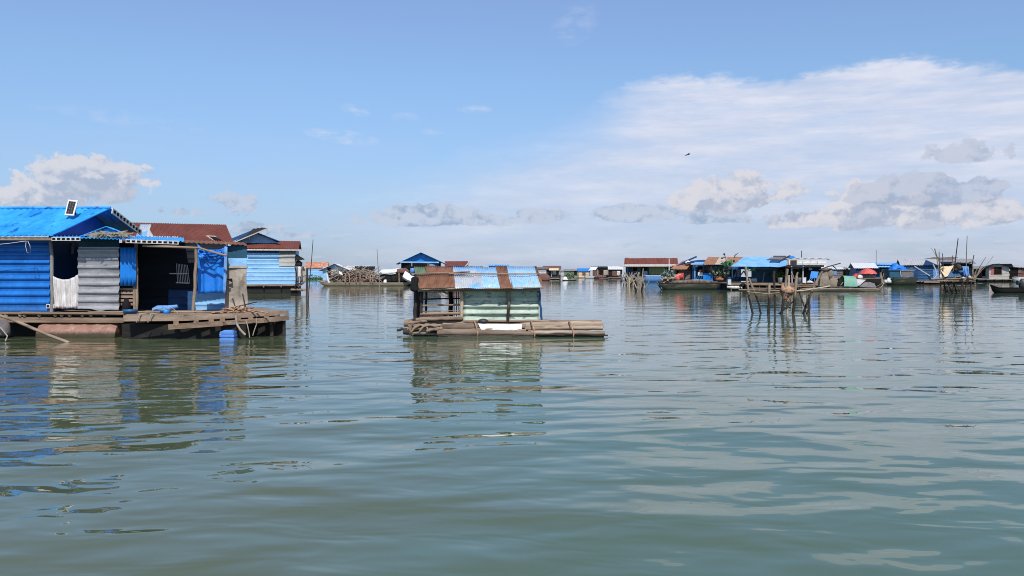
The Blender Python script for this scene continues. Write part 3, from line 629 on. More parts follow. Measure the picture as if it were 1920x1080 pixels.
for pts_ in ([(768,626),(778,614),(788,609),(800,612),(803,622)],[(764,618),(775,606),(790,602)],[(786,622),(794,612),(806,609),(818,612)],[(772,608),(768,616),(774,628)]): m.tube([W(x,y,24.3+.01*i) for i,(x,y) in enumerate(pts_)],[.03,.045,.04,.04,.025][:len(pts_)],6)
m.build('crooked_branch','wood',B)
m = MB(); m.box(X_(778,25),X_(1012,25),25.05,27.9,ZF-.06,ZF); m.build('hut_floor','wood',B)
for x,dx_ in ((999,4),(1071,5),(892,4)):
    m = MB(); D = 24.1
    m.tube([W(x-dx_,604,24.85),W(x-dx_*.6,603,24.55),W(x,609,24.4),W(x+dx_*.5,617,24.35),W(x+dx_,625,24.15),W(x+dx_*.8,631,24.2)],.022,6); m.build('lashing','rope',B)
m = MB(); m.cloth((W(896,606.5,24.46),W(979,607,24.46)),(W(902,619,24.36),W(978,620,24.36)),nu=40,nv=8,fold=.022,nf=2.3,ph=2.0,sag=.02); tag(m.build('white_cloth','white'),'white cloth draped over raft logs in front of green hut','cloth')
m = MB(); c0 = W(906,607,24.75); m.lathe(c0,[(.10,0),(.16,.04),(.17,.08),(.13,.13),(.05,.155)],14); tag(m.build('basket','metal_dark'),'dark rounded basket lying upside down beside white cloth','basket')
m = MB(); m.cloth((W(771,521,24.9),W(785,520,24.9)),(W(769,545,24.85),W(784,546,24.85)),nu=16,nv=8,fold=.05,nf=2,t=.03); m.cloth((W(773,519,25.2),W(783,519,25.2)),(W(771,547,25.2),W(783,545,25.2)),nu=10,nv=8,fold=.05,nf=2); tag(m.build('dark_cloth','black_net'),'dark cloth hanging from left corner of small hut roof','cloth')
m = MB()
for i,(x,y) in enumerate(((797,594),(806,592),(815,593),(826,593),(835,592))): m.blob(W(x,y,25.2),.10,.1,.07,.4,8)
tag(m.build('rag_pile','cloth_brown'),'low row of brown rags on boards in open bay of small hut','rags')
# ================================================================== generic builders for the houses further off
def house(name, label, x0, x1, D, dep, fy, ey, ry, wall, roof, ridge='x', over=.35, hull='hull_black', hx=(.4,.4), ops=(), ribs=8, group='floating houses', deckmat='wood', sides=None, cat='floating house', rw=14, gable=None, rot=None):
    X0, X1 = X_(x0,D), X_(x1,D); zf = max(.28, Z_(fy,D)); ze = Z_(ey,D)
    h = thing(name, label, cat, ((X0+X1)/2, D, 0), group); h.rotation_euler.z = -math.atan((X0+X1)/2/D)*.8+R.uniform(-.04,.04) if rot is None else rot; gable = gable or wall; sides = sides or wall
    m = MB(); m.patch((X0,D,zf),(X1,D,zf),(X1,D,ze),(X0,D,ze),amp=.03,waves=ribs,along='v',t=.05,seg=5,nu=4,jit=.02); m.build('wall',wall,h)
    m = MB()
    for xx, sgn in ((X0,-1),(X1,1)):
        m.box(xx-.05 if sgn < 0 else xx, xx if sgn < 0 else xx+.05, D+.06, D+dep, zf, ze)
    m.box(X0,X1,D+dep,D+dep+.05,zf,ze); m.build('side_wall',sides,h)
    o = over
    if ridge == 'x':
        zr = Z_(ry, D+dep/2); k = (zr-ze)/(dep/2); zo = ze-k*o+.05; ym = D+dep/2
        m = MB(); m.patch((X0-o,D-o,zo),(X1+o,D-o,zo),(X1+o,ym,zr+.05),(X0-o,ym,zr+.05),amp=.035,waves=rw,along='u',t=.03,seg=4,nv=3,jit=.04,jsc=.7); m.build('roof',roof,h)
        m = MB(); m.patch((X1+o,D+dep+o,zo),(X0-o,D+dep+o,zo),(X0-o,ym,zr+.05),(X1+o,ym,zr+.05),amp=.035,waves=rw,along='u',t=.03,seg=4); m.build('roof',roof,h)
        for xx in (X0+.02, X1-.07): m = MB(); m.prism([(xx,D,ze),(xx,D+dep,ze),(xx,ym,zr-.04)][::-1],(.05,0,0)); m.build('gable',gable,h)
    else:
        xm = (X0+X1)/2; zr = Z_(ry, D); k = (zr-ze)/((X1-X0)/2); zo = ze-k*o+.05; y0, y1 = D-o, D+dep+o
        m = MB(); m.patch((X0-o,y1,zo),(X0-o,y0,zo),(xm,y0,zr+.05),(xm,y1,zr+.05),amp=.035,waves=rw,along='u',t=.03,seg=4,jit=.03); m.build('roof',roof,h)
        m = MB(); m.patch((X1+o,y0,zo),(X1+o,y1,zo),(xm,y1,zr+.05),(xm,y0,zr+.05),amp=.035,waves=rw,along='u',t=.03,seg=4,jit=.03); m.build('roof',roof,h)
        m = MB(); m.prism([(X0,D,ze),(X1,D,ze),(xm,D,zr-.03)],(0,.06,0)); m.build('gable',gable,h)
    m = MB(); m.box(X0-hx[0],X1+hx[1],D-.8,D+dep+.2,zf-.14,zf)
    nb = max(3,int((X1-X0)/1.2))
    for i in range(nb+1):
        xx = X0-hx[0]+.1+(X1-X0+sum(hx)-.2)*i/nb; m.tube([(xx,D-.95,zf-.2),(xx,D+1.2,zf-.2)],.06,6)
    m.build('deck',deckmat,h)
    m = MB(); m.box(X0-hx[0]+.15,X1+hx[1]-.15,D-.55,D+dep,-.4,zf-.27)
    m.build('float',hull,h)
    for kind, a, b_, c, d_, mm in ops:
        q = MB()
        if kind == 'curtain': q.cloth((W(a,b_,D-.12),W(c,b_,D-.12)),(W(a,d_,D-.12),W(c,d_,D-.12)),nu=24,nv=5,fold=.08,nf=5)
        elif kind == 'post': q.tube([W(a,b_,D-.3),W(c,d_,D-.3)],.05,6)
        elif kind in ('doorway','window'):
            q.pbox(a,b_,c,d_,D-.045,.04); ob = q.build(kind,mm,h); w = (c-a)*.07
            q = MB(); q.bar(W(a,b_,D-.06),W(c,b_,D-.06),.03,.09); q.bar(W(a,b_,D-.06),W(a,d_,D-.06),.09,.03); q.bar(W(c,b_,D-.06),W(c,d_,D-.06),.09,.03); q.bar(W(a,d_,D-.06),W(c,d_,D-.06),.03,.07); q.build('frame','wood',ob); continue
        elif kind == 'awning': q.patch(W(a,d_,D-1.1),W(c,d_,D-1.1),W(c,b_,D-.02),W(a,b_,D-.02),amp=.03,waves=max(4,int((c-a)/5)),t=.03,seg=4)
        else: q.psheet(a,b_,c,d_,D-.06,amp=.015,waves=3,along='v',t=.04,nu=4,jit=.03)
        q.build(kind,mm,h)
    return h
def boat(name, label, x0, x1, D, gy, t0, t1, hw, hullm, inm='wood', gun='wood', group='boats', cat='boat', bow_len=.22, draft=.18, parts=True):
    """slender wooden boat along x; gy: gunwale pixel, t0/t1: pixel height of the tips"""
    L0, L1 = X_(x0,D), X_(x1,D); n = 22; zg = Z_(gy,D); za, zb = Z_(t0,D), Z_(t1,D)
    h = thing(name,label,cat,((L0+L1)/2,D,0),group)
    rows = []; inner = []
    for i in range(n+1):
        t = i/n; x = L0+(L1-L0)*t; e = min(t,1-t)/bow_len; e = min(1,e); w = hw*(.06+.94*math.sin(e*math.pi/2)**.8)
        q = (1-e)**2.2; tip = za if t < .5 else zb; z1 = zg+(tip-zg)*q; z0 = -draft+( (tip-.10)+draft)*max(0,(1-e*1.25))**1.7
        z0 = min(z0,z1-.06); rows.append([V((x,D-w,z1)),V((x,D-w*.93,(z1*.6+z0*.4))),V((x,D-w*.62,z0+.03)),V((x,D,z0)),V((x,D+w*.62,z0+.03)),V((x,D+w*.93,(z1*.6+z0*.4))),V((x,D+w,z1))])
        inner.append([V((x,D+s*(w-.04)*f,z1*(1-g)+z0*g+(.05 if g else 0))) for s,f,g in ((1,1,0),(1,.88,.5),(1,.55,.95),(0,1,1),(-1,.55,.95),(-1,.88,.5),(-1,1,0))])
    m = MB(); vs = [p for r in rows for p in r]; m.add(vs,[(i*7+j,(i+1)*7+j,(i+1)*7+j+1,i*7+j+1) for i in range(n) for j in range(6)],True)
    m.add(rows[0],[tuple(range(7))]); m.add(rows[-1],[tuple(range(6,-1,-1))]); m.build('hull',hullm,h)
    m = MB(); vs = [p for r in inner for p in r]; m.add(vs,[(i*7+j,(i+1)*7+j,(i+1)*7+j+1,i*7+j+1) for i in range(n) for j in range(6)],True); m.build('lining',inm,h)
    m = MB()
    for s in (0,6): m.tube([r[s] for r in rows],.035,5)
    m.build('gunwale',gun,h)
    if parts:
        for t in (.3,.5,.7):
            i = int(t*n); m = MB(); a, b_ = rows[i][0], rows[i][6]; m.bar(a-V((0,-.05,.09)),b_-V((0,.05,.09)),.18,.03); m.build('thwart',inm,h)
    return h
def plant(name, label, px, py, D, h, r, n=70, L=.3, leaf='leaf', pot=None, group=None, stem='stake', cat='plant'):
    b_ = W(px,py,D); p = thing(name,label,cat,b_,group); z = b_.z
    if pot:
        m = MB(); m.lathe(b_,[(r*.32,0),(r*.45,h*.22),(r*.48,h*.25),(r*.40,h*.25),(r*.36,h*.2)],12); m.build('pot',pot,p)
    m = MB()
    for k in range(5): m.tube([b_+V((0,0,h*.1)), b_+V((R.uniform(-.4,.4)*r,R.uniform(-.4,.4)*r,h*.5)), b_+V((R.uniform(-.8,.8)*r,R.uniform(-.6,.6)*r,h*.85))],[.03,.02,.01],5)
    m.build('stem',stem,p)
    m = MB(); m.leaves(b_+V((0,0,h*.62)),r,r*.8,h*.42,n,L); m.build('foliage',leaf,p)
    return p
def sth(name, pts, r, mt_, label, cat, group=None, n=6):
    m = MB(); m.tube(pts,r,n); return tag(m.build(name,mt_),label,cat,group)

# ------------------------------------------------------------------ behind the big blue house
h = house('floating_house','house under long red brown roof with small roof hatch, behind the big blue house',250,421,44,6.5,560,452,422,'beige','red_roof',over=.3,rw=44,ribs=10,rot=rad(26))
hm = MB(); D = 44.9
P0 = W(410,450,44.0)
hm.patch(W(396,450,43.95),W(413,451,43.95),W(411,441,44.75),W(395,440.5,44.75),t=.06); hh = hm.build('hatch','beige',h)
hm = MB(); hm.patch(W(398.5,448.7,43.9),W(411,449.4,43.9),W(409.5,442.8,44.55),W(397.5,442.2,44.55),t=.05); hm.build('hatch_opening','black',hh)
m = MB()
for i in range(11):
    q = W(293+i*4.4,446,43.92); q.y = 44.25; m.bar(W(293+i*4.4,444.5,44.30),W(294.5+i*4.4+R.uniform(0,1.5),444.3,44.30),.04,.07)
m.build('roof_patch_or_glint','white_dirty',h)  # row of white bars painting reflections along the roof
h2 = thing('roof_shed','grey tin gable end between big blue roof and red brown roof','shed',W(272,450,38),'floating houses'); h2.location.z = 0; ORG[h2.name] = V(h2.location)
m = MB(); m.patch(W(252,452,38),W(275,452,38),W(284,421,40),W(264,421,40),amp=.03,waves=5,t=.03); m.build('roof','pale_tin',h2)
m = MB(); m.prism([W(272,452,37.9),W(292,452,37.9),W(278,428,37.9)],(0,.08,0)); m.build('gable','white_dirty',h2)
m = MB(); m.box(X_(255,38),X_(290,38),38.3,41,-.3,Z_(453,38)); m.build('wall','grey_mid',h2)

h = house('floating_house','light blue boarded house with brown awning and solar panels, behind beige sheet',440,552,70,6,533,466,453,'sky_blue','red_roof',over=.3,ribs=9,rw=24,ops=(('beige_panel',522,476,551,499,'stone'),('upper_panel',523,471,551,476,'grey_mid'),('painted_shadow',462,470,522,474,'mid_blue')))  # dark blue strip under the awning paints its shade on the wall
m = MB(); D = 70
m.prism([W(448,456,71.2),W(528,456,71.2),W(488,436,71.2)],(0,.08,0)); m.build('upper_gable','sky_blue',h)
m = MB(); m.patch(W(436,457,74),W(436,457,70.6),W(489,434,70.6),W(489,434,74),amp=.03,waves=8,t=.05); m.patch(W(528,453,70.6),W(528,453,74),W(487,437,74),W(487,437,70.6),amp=.03,waves=8,t=.06); m.build('upper_roof','navy',h)
m = MB(); m.bar(W(437,457,70.5),W(490,433.5,70.5),.05,.16); m.bar(W(462,468.5,69.4),W(560,468.5,69.4),.05,.10); m.build('barge_board','white_dirty',h)
m = MB(); m.patch(W(462,469,69.6),W(561,468.5,69.6),W(535,458,71),W(462,457,71),amp=.03,waves=18,t=.03); m.build('awning','red_roof',h)
m = MB()
for x in (490,520,548): m.bar(W(x,533,70),W(x+1,549,70),.08)
m.bar(W(463,541,69.6),W(556,540,69.6),.12,.16); m.bar(W(463,546,69.8),W(570,545,69.8),.10,.12); m.bar(W(540,543,69.3),W(573,543,69.3),.2,.14); m.build('raft_beam','wood_grey',h)
for i in range(3):
    m = MB(); o = V((0,.9*i,0)); m.patch(W(441+i*2,454,70.3)+o,W(447+i*2,455,70.3)+o,W(502-i*9,427.5,70.3)+o,W(492-i*9,426.5,70.3)+o,t=.07); P = m.build('solar_panel','dark_cell',h)
m = MB(); m.bar(W(438,457,70.2),W(503,428,70.2),.08,.09); m.bar(W(470,443.5,70.25),W(474,452,71),.08); m.build('panel_rail','grey_light',h)
m = MB(); m.patch(W(553,488,69.4),W(571,486,69.4),W(556,477,71),W(553,477,71),t=.04,amp=.02,waves=4); tag(m.build('tarpaulin','black_net'),'dark sagging awning cloth at right end of light blue boarded house','awning')
Ln = thing('laundry_line','brown and white laundry hanging on line beside light blue boarded house','laundry',W(562,540,69.5))
m = MB(); m.tube([W(552,499,69.5),W(563,500,69.5),W(577,498,69.5)],.02,5); m.build('line','rope_grey',Ln)
for x0,x1,y1,mm in ((554,560,530,'cloth_grey'),(558.5,564,521,'white'),(562,567,531,'cloth_grey')):
    m = MB(); m.cloth((W(x0,500,69.5),W(x1,500,69.5)),(W(x0,y1,69.5),W(x1,y1-2,69.5)),nu=12,nv=6,fold=.08,nf=2,ph=x0); m.build('garment',mm,Ln)
m = MB(); m.cloth((W(566,500,70.2),W(574,500,70.2)),(W(567,533,70.2),W(573,529,70.2)),nu=12,nv=6,fold=.05,nf=1.5); m.build('sheet','beige',Ln)
m = MB(); m.blob(W(560,497,69.8),.32,.25,.4,.4,10); m.tube([W(553,542,69.4),W(557,520,69.5),W(553,500,69.5)],.05,5); tag(m.build('net_bundle','black_net'),'dark bundle on laundry post beside light blue boarded house','bundle')
sth('mooring_stake',[W(576,503,56),W(575.5,540,56),W(575,562,56),W(575,575,56)],.07,'stake_dark','short dark stake right of laundry line','stake','stakes standing in the water')
sth('bamboo_pole',[W(587,449,52),W(584,490,52),W(580,530,52),W(578,566,52),W(577,580,52)],[.02,.026,.032,.036,.036],'stake_dark','tall thin bent pole rising right of light blue boarded house','pole','tall poles standing in the water')
sth('bamboo_pole',[W(707,467,100),W(708.5,495,100),W(711,520,100),W(711.5,540,100)],[.035,.045,.05,.055],'grey_mid','tall thin pole beside white awning of black netted raft','pole','tall poles standing in the water')

house('floating_house','low light blue house with broken orange tiled roof',574,613,190,6,520,503,492,'sky_blue','tile_orange',over=.2,rw=16,ribs=5,ops=(('eave_trim',574,502,613,504,'navy'),))
m = MB(); m.box(X_(576,185),X_(606,185),184,186,-.1,.45); m.leaves(W(590,520,184),2.0,.8,.5,60,.5); tag(m.build('water_plants','leaf'),'low green plants on raft in front of orange tiled house','plants')
house('floating_house','light blue gabled house with white roof and dark door behind junk laden boat',606,650,140,7,526,505,495,'grey_light','white',ridge='y',over=.8,rw=10,ribs=6,gable='sky_blue',ops=(('doorway',614,502,621,520,'black'),('blue_panel',606.5,500,613,526,'sky_blue'),('trim',628,501,645,504,'white')))
house('floating_house','grey shack with dark roof behind the branch pile',653,690,160,6,524,506,499,'grey_mid','white_dirty',over=.4,rw=10,ribs=5)
house('floating_house','brown shack with flat black roof behind the branch pile',668,700,150,6,524,504,500,'wood','black_net',over=.3,rw=8,ribs=5)
bt = boat('long_boat','long tan wooden boat under huge pile of branches',597,772,107,530,526,529,.8,'boat_tan',gun='boat_tan',bow_len=.13)
m = MB()
for k in range(230):
    x = R.uniform(618,712); s = math.sin(math.pi*min(1,max(0,(x-612)/104)))
    yt = 530-R.uniform(0,1)*(10+17*s**.6); p = W(x,yt,107+R.uniform(-.55,.6)); q = p+V((R.uniform(-1.1,1.1),R.uniform(-.5,.5),R.uniform(-.75,.75))); q.z = max(q.z,.42); q.z = min(q.z,2.7)
    md = (p+q)/2+V((R.uniform(-.15,.15),R.uniform(-.1,.1),R.uniform(-.1,.2))); m.tube([p,md,q],[.05,.06,.03],5)
tag(m.build('branch_pile','brush'),'tangled grey pile of branches heaped on the long tan boat','branch pile')
m = MB(); m.blob(W(665,529,107.4),3.6,.5,1.2,.35,16,2.2); tag(m.build('net_heap','cloth_brown'),'dark brown heap of nets underneath the grey branch pile','net heap')
sth('white_post',[W(613,513,106.4),W(614,522,106.4),W(617,531,106.4)],.16,'white','curved white post at the bow of the branch laden boat','post')
m = MB(); m.cloth((W(636,508,106.2),W(641,511,106.2)),(W(635,513,106),W(643,516,106)),nu=8,nv=4,fold=.06,nf=1); tag(m.build('white_cloth','white'),'small white cloth caught on the branch pile','cloth')
for k,(x0,x1,y0) in enumerate(((648,655,511),(668,675,509),(694,699,514))):
    m = MB(); m.tube([W(x0,530,106.1),W(x0,y0+2,106.1),W((x0+x1)/2,y0,106.1),W(x1,y0+3,106.1),W(x1,530,106.1)],.08,6); m.build('hoop','wood_grey',bt)

nb = thing('netted_raft','black netted raft house under white sheet awning','raft house',(X_(742,108),108,0),'floating houses')
m = MB(); m.patch(W(708,514,106.8),W(742,513,106.8),W(754,503,109),W(716,505,109),jit=.1,nu=8,nv=4,t=.04); m.build('awning','white',nb)
m = MB(); m.cloth((W(711,512,107),W(770,510,107)),(W(711,529,107),W(772,529,107)),nu=30,nv=6,fold=.08,nf=5); m.build('net_wall','black_net',nb)
m = MB(); m.box(X_(709,107.2),X_(778,107.2),107.2,110,-.3,.35); m.build('raft','hull_black',nb)
m = MB(); m.box(X_(712,107.5),X_(768,107.5),107.5,110,.35,1.6); m.build('cabin','black',nb)
for x in (711,748): m = MB(); m.tube([W(x,512,106.6),W(x+.5,533,106.6)],.09,6); m.build('post','wood_grey',nb)
m = MB(); m.patch(W(755,518,105.6),W(772,527,105.4),W(777,519,106.2),W(760,508,106.4),nu=10,nv=6,jit=.25,t=.3); tag(m.build('white_heap','white'),'white draped heap on black netted raft beside the small hut','heap')
m = MB(); m.blob(W(722,530,106.4),.28,.25,.45,.3,8); tag(m.build('white_sack','white'),'small white sack in front of the black net wall','sack')
m = MB(); m.lathe(W(773,512,106),[(.28,0),(.30,.3),(.28,.6),(.2,.66)],12); tag(m.build('barrel','jug_blue'),'small blue barrel on top of the white draped heap','barrel')
m = MB(); m.blob(W(755,510,107.2),.9,.5,.55,.5,12); tag(m.build('cloth_pile','cloth_brown'),'reddish brown cloth pile on roof edge of black netted raft','cloth pile')
h = house('floating_house','house with bright blue gable facing viewer and pale roof edges, behind small hut',753,826,130,8,512,491,474,'black','blue_pale_roof',ridge='y',over=.9,rw=10,ribs=6,gable='panel_blue',ops=(('blue_panel',804,492,822,499,'mid_blue'),('white_sill',805,496,822,497.5,'white'),('post',772,491,772,500,'white'),('post',802,491,802,505,'grey_light')))
m = MB(); m.bar(W(750,491.5,129),W(822,492,129),.08,.22); m.build('eave_beam','blue_pale_roof',h)
h = house('floating_house','house with rust red roof behind the small hut',838,874,140,8,515,499,490.5,'wood','red_roof',over=.4,rw=20,ribs=5)
m = MB(); m.bar(W(872,500,139.5),W(881,491,141),.06,.25); m.build('barge_board','white_dirty',h)
house('floating_house','shack with flat pale roof directly right of rust red roof',882,904,150,6,515,499.5,497,'grey_mid','grey_light',over=.4,rw=8,ribs=4)
house('floating_house','shack with flat pale roof above middle of the small hut roof',917,948,155,6,515,498.5,496,'grey_mid','blue_pale_roof',over=.4,rw=8,ribs=4)

# ------------------------------------------------------------------ far row between the hut and the red roof
house('floating_house','grey boarded shack with low brown roof right behind hut roof',1003,1024,170,6,521,504,501,'grey_light','cloth_grey',over=.3,rw=8,ribs=4)
h = house('floating_house','open brown shack with layered dark roofs and pale awning',1021,1048,185,7,521,505,499,'dark_wood','cloth_brown',over=.5,rw=8,ribs=4,ops=(('awning',1030,503,1048,507,'cream'),('curtain',1036,507,1043,515,'white_dirty'),('post',1034,504,1034,519,'white')))
m = MB(); m.blob(W(1020,524,165),1.4,.8,1.3,.15,14); tag(m.build('basket_trap','cloth_brown'),'round brown basket trap floating beside grey boarded shack','basket')
sth('mooring_stake',[W(1050,515,150),W(1050,530,150),W(1050,534,150)],.13,'stake_dark','short dark stake left of floating green plant','stake','stakes standing in the water')
fr = boat('small_raft','small dark raft carrying green bush and white bundle',1054,1080,165,525,524.5,524.5,.8,'hull_black',group='boats',bow_len=.2,parts=False)
plant('green_bush','dark green bush growing on small floating raft',1069,525,165,1.35,.85,110,.4)
m = MB(); m.blob(W(1060,525,165),.75,.5,.6,.25,12); tag(m.build('white_bundle','white'),'white bundle beside green bush on small raft','bundle')
house('floating_house','small dark house with pale green thatch and grey roof',1058,1084,235,7,520,508,505,'leaf_grey','grey_mid',over=.3,rw=8,ribs=4,ops=(('doorway',1076,508,1082,516,'black'),))
house('floating_house','small pale house with light blue roof, left of white roofed house',1085,1106,225,7,520,508.5,503.5,'cream','panel_blue',over=.3,rw=8,ribs=4,ops=(('window',1092,511,1098,516,'cloth_brown'),))
house('floating_house','brown open house beside its own white roof wing',1112,1142,215,8,520,503,500,'cloth_brown','black_net',over=.5,rw=8,ribs=4,ops=(('doorway',1123,506,1131,516,'black'),('curtain',1132,506,1140,517,'beige'),('post',1120,503,1120,519,'white')))
w_ = thing('white_awning','sloping white sheet awning left of brown open house','awning',W(1112,520,211)); w_.location.z = 0; ORG[w_.name] = V(w_.location)
m = MB(); m.patch(W(1103,507,210),W(1117,506,210),W(1121,500,213),W(1109,500,213),t=.05,jit=.1,nu=4,nv=3); m.build('sheet','white',w_)
m = MB(); m.tube([W(1106,520,211),W(1106,505,211)],.1,5); m.tube([W(1117,520,211),W(1117,504,211)],.1,5); m.build('post','wood_grey',w_)
m = MB(); m.box(X_(1102,212),X_(1122,212),211,214,-.2,.3); m.build('raft','hull_black',w_)
house('floating_house','dark house with arched brown front and white roof strip, left of red roofed house',1143,1166,205,8,520,505,500,'black_net','white',over=.4,rw=8,ribs=4,ops=(('arch_panel',1148,507,1157,517,'cloth_brown'),('curtain',1157,508,1163,517,'white_dirty')))
boat('moored_boat','white low boat in front of light blue roofed house',1094,1116,210,517.5,516.5,517,.7,'white',bow_len=.3,parts=False)
m = MB()
for k in range(7): m.blob(W(1118+k*3.2,520,207),R.uniform(.3,.6),.4,R.uniform(.3,.7),.4,8)
tag(m.build('sack_row','cloth_brown'),'row of reddish sacks at waterline before brown open house','sacks')
house('floating_house','faint tiny pale house at far end of row, above white bundle raft',1051,1060,300,6,517,509,507,'grey_light','grey_mid',over=.3,rw=6,ribs=3)

# ------------------------------------------------------------------ red roofed house and brush trap
h = house('floating_house','long house with deep red roof and green curtain',1174,1267,150,8,519,498,484,'mid_blue','red_roof',over=.35,rw=40,ribs=6,ops=(('curtain',1217,499.5,1247,515,'green_curtain'),('window',1186,500.5,1196,509,'black'),('doorway',1201,500,1215,516,'room_shade'),('blue_panel',1207,508,1214,516,'sky_blue'),('post',1199,498,1199,518,'grey_light'),('post',1178,498,1178,518,'grey_light'),('post',1249,498,1250,518,'grey_light'),('dark_panel',1250,500,1258,507,'navy')))
m = MB(); m.patch(W(1168,500,147),W(1270,500,147),W(1268,495.5,149.6),W(1174,495.5,149.6),amp=.03,waves=30,t=.04,seg=4); m.build('awning','rust_light',h)
m = MB(); m.bar(W(1172,484,153.9),W(1268,484,153.9),.1,.16); m.build('ridge_cap','white_dirty',h)
m = MB(); m.bar(W(1176,497,146.9),W(1268,496.5,146.9),.06,.22); m.bar(W(1259.5,485,146.9),W(1259.5,510,146.9),.16,.1); m.build('trim','white_dirty',h)
b2 = boat('moored_boat','light blue flat boat moored in front of green curtain',1206,1244,142,516.5,516,515,1.0,'cloth_blue',gun='white',bow_len=.1)
tr = thing('brush_fish_trap','dense thicket of crooked branches standing in water before red roofed house','fish trap',(X_(1188,88),88,0),'branch traps standing in the water')
for k in range(44):
    x = R.choice([R.gauss(1178,3.5),R.gauss(1198,3.5),R.uniform(1172,1206)]); yb = 545 if x > 1192 else 535; D = WD(yb+R.uniform(-1,2)); tall = R.uniform(508,526)
    p = W(x+R.uniform(-13,13),tall,D); q = W(x+R.uniform(-4,4),yb-R.uniform(-1,5),D); m = MB(); mid = (p+q)/2+V((R.uniform(-.25,.25),R.uniform(-.2,.2),0))
    m.tube([p,mid,q,q+V((0,0,-.4))],[.035,.06,.075,.06],5)
    if R.random() < .5: m.tube([mid,mid+V((R.uniform(-.5,.5),R.uniform(-.3,.3),R.uniform(.3,.7)))],[.04,.02],5)
    m.build('branch',R.choice(['brush','brush','stake','wood_pale']),tr)
for x,a,b_ in ((1204,503,546),(1199,520,552),(1195,515,550)):
    m = MB(); m.tube([W(x+2,a,80),W(x,(a+b_)/2,80),W(x-4,b_-4,80),W(x-4,b_+4,80)],[.05,.09,.1,.09],6); m.build('branch','brush',tr)
b3 = boat('cargo_boat','dark weathered boat with tall pointed bow, loaded with logs and plants',1231,1352,86,531,528,530,.75,'green_hull',inm='dark_wood',gun='stake',bow_len=.16,draft=.25)
m = MB(); m.prism([W(1231,528,85.9),W(1233,529,85.9),W(1245,541,85.6),W(1241,541,85.6)],(0,.3,0)); m.build('bow_board','white_dirty',b3)
lp = thing('log_pile','pile of cut logs and dry branches in bow of dark cargo boat','log pile',W(1253,530,86))
for k in range(16):
    a0 = W(R.uniform(1240,1262),R.uniform(521,529),86+R.uniform(-.4,.4)); m = MB(); m.tube([a0,a0+V((R.uniform(-.9,.9),R.uniform(-.3,.3),R.uniform(-.3,.45)))],R.uniform(.05,.10),6); m.build('log',R.choice(['wood_pale','wood','log','thatch']),lp)
plant('leafy_plant','grey green spiky plant behind log pile in dark cargo boat',1253,526,87,1.05,.55,80,.4,'leaf_grey')
m = MB(); m.blob(W(1300,531,86),2.6,.4,.35,.35,20,2.5); m.blob(W(1325,531,86),1.4,.4,.28,.35,14,2.5); tag(m.build('cargo_mound','stake'),'low brown mound of cargo filling the dark boat','cargo')
rc = thing('plastic_chair','red plastic chair standing on deck behind dark cargo boat','chair',W(1277,530,90))
D = 90
m = MB(); m.pbox(1271,518.5,1281.5,520.5,D,.5); m.build('seat','red',rc)
m = MB(); m.patch(W(1272,519,D+.5),W(1281,519,D+.5),W(1282,512,D+.62),W(1271,512,D+.62),t=.05,nu=4,nv=4,amp=.02,waves=3); m.build('backrest','red',rc)
for x,dd in ((1271.5,0),(1281.5,0),(1272,.45),(1281,.45)): m = MB(); m.tube([W(x,520,D+dd),W(x+(.6 if x>1275 else -.6),531,D+dd)],.04,6); m.build('leg','red',rc)
for x in (1270.5,1282): m = MB(); m.tube([W(x,520,D),W(x,515.5,D),W(x,515.5,D+.5)],.035,6); m.build('armrest','red',rc)
m = MB(); m.blob(W(1269.5,523,89),.35,.3,.55,.35,10); tag(m.build('pink_bundle','umbrella_red'),'small pinkish bundle left of the red chair','bundle')

# ------------------------------------------------------------------ shack, blue porch house with rusty roof
h = house('floating_house','dark grey shack with crooked rusty awnings behind red chair',1266,1300,95,5,534,506,499,'grey_mid','rust_tin',over=.2,rw=12,ribs=6,ops=(('doorway',1268,507,1274,526,'black'),('dark_panel',1283,507,1296,524,'cloth_grey')))
m = MB(); m.patch(W(1262,504,93),W(1277,504,93),W(1293,489,95.5),W(1279,489,95.5),amp=.03,waves=7,t=.03,jit=.05); m.patch(W(1274,504.5,92.6),W(1293,505,92.6),W(1297,493,95),W(1284,493.5,95),amp=.03,waves=7,t=.03,jit=.05); m.build('awning','rust_orange',h)
m = MB(); m.patch(W(1268,497,94.5),W(1272,499,93.8),W(1306,481,95),W(1303,480,96),t=.1,nu=2,nv=4,jit=.05); m.patch(W(1290,490,94),W(1292,492,93.5),W(1336,492,95),W(1318,487,96),t=.1,nu=4,nv=3,jit=.06); m.build('roof_sheet','navy',h)
m = MB(); m.blob(W(1292,493,94),.35,.3,.28,.2,10); m.build('white_cap','white',h)
h = thing('floating_house','blue porch house under rusty roof with one pale sheet','floating house',(X_(1350,92),94,0),'floating houses'); D = 92
for k,(a,b_,c,d_,mm) in enumerate(((1318,1341,1328,1349,'rust_orange'),(1341,1362,1349,1366,'rust_light'),(1361,1380,1364,1394,'rust_orange'))):
    m = MB(); m.patch(W(a,495.5,90),W(b_,495.5,90),W(d_,482,95),W(c,482,95),amp=.04,waves=6,t=.03,jit=.05,nv=4); m.build('roof_sheet',mm,h)
m = MB(); m.patch(W(1298,494.5,90.5),W(1320,495.5,90.5),W(1322,491.5,93),W(1304,491.5,93),t=.03,amp=.02,waves=4); m.build('roof_sheet','blue_pale_roof',h)
m = MB(); m.psheet(1298,496,1337,528,93.5,amp=.03,waves=5,along='v',t=.05); m.build('wall','teal',h)
m = MB(); m.psheet(1334,497,1368,528,94,amp=.03,waves=5,along='v',t=.05); m.build('wall','mid_blue',h)
m = MB(); m.box(X_(1299,94),X_(1390,94),94.2,98,.4,Z_(496,94)); m.build('inner_room','room_shade',h)
m = MB(); m.pbox(1308,499,1319,510.5,93.38,.08); wq = m.build('window','black',h)
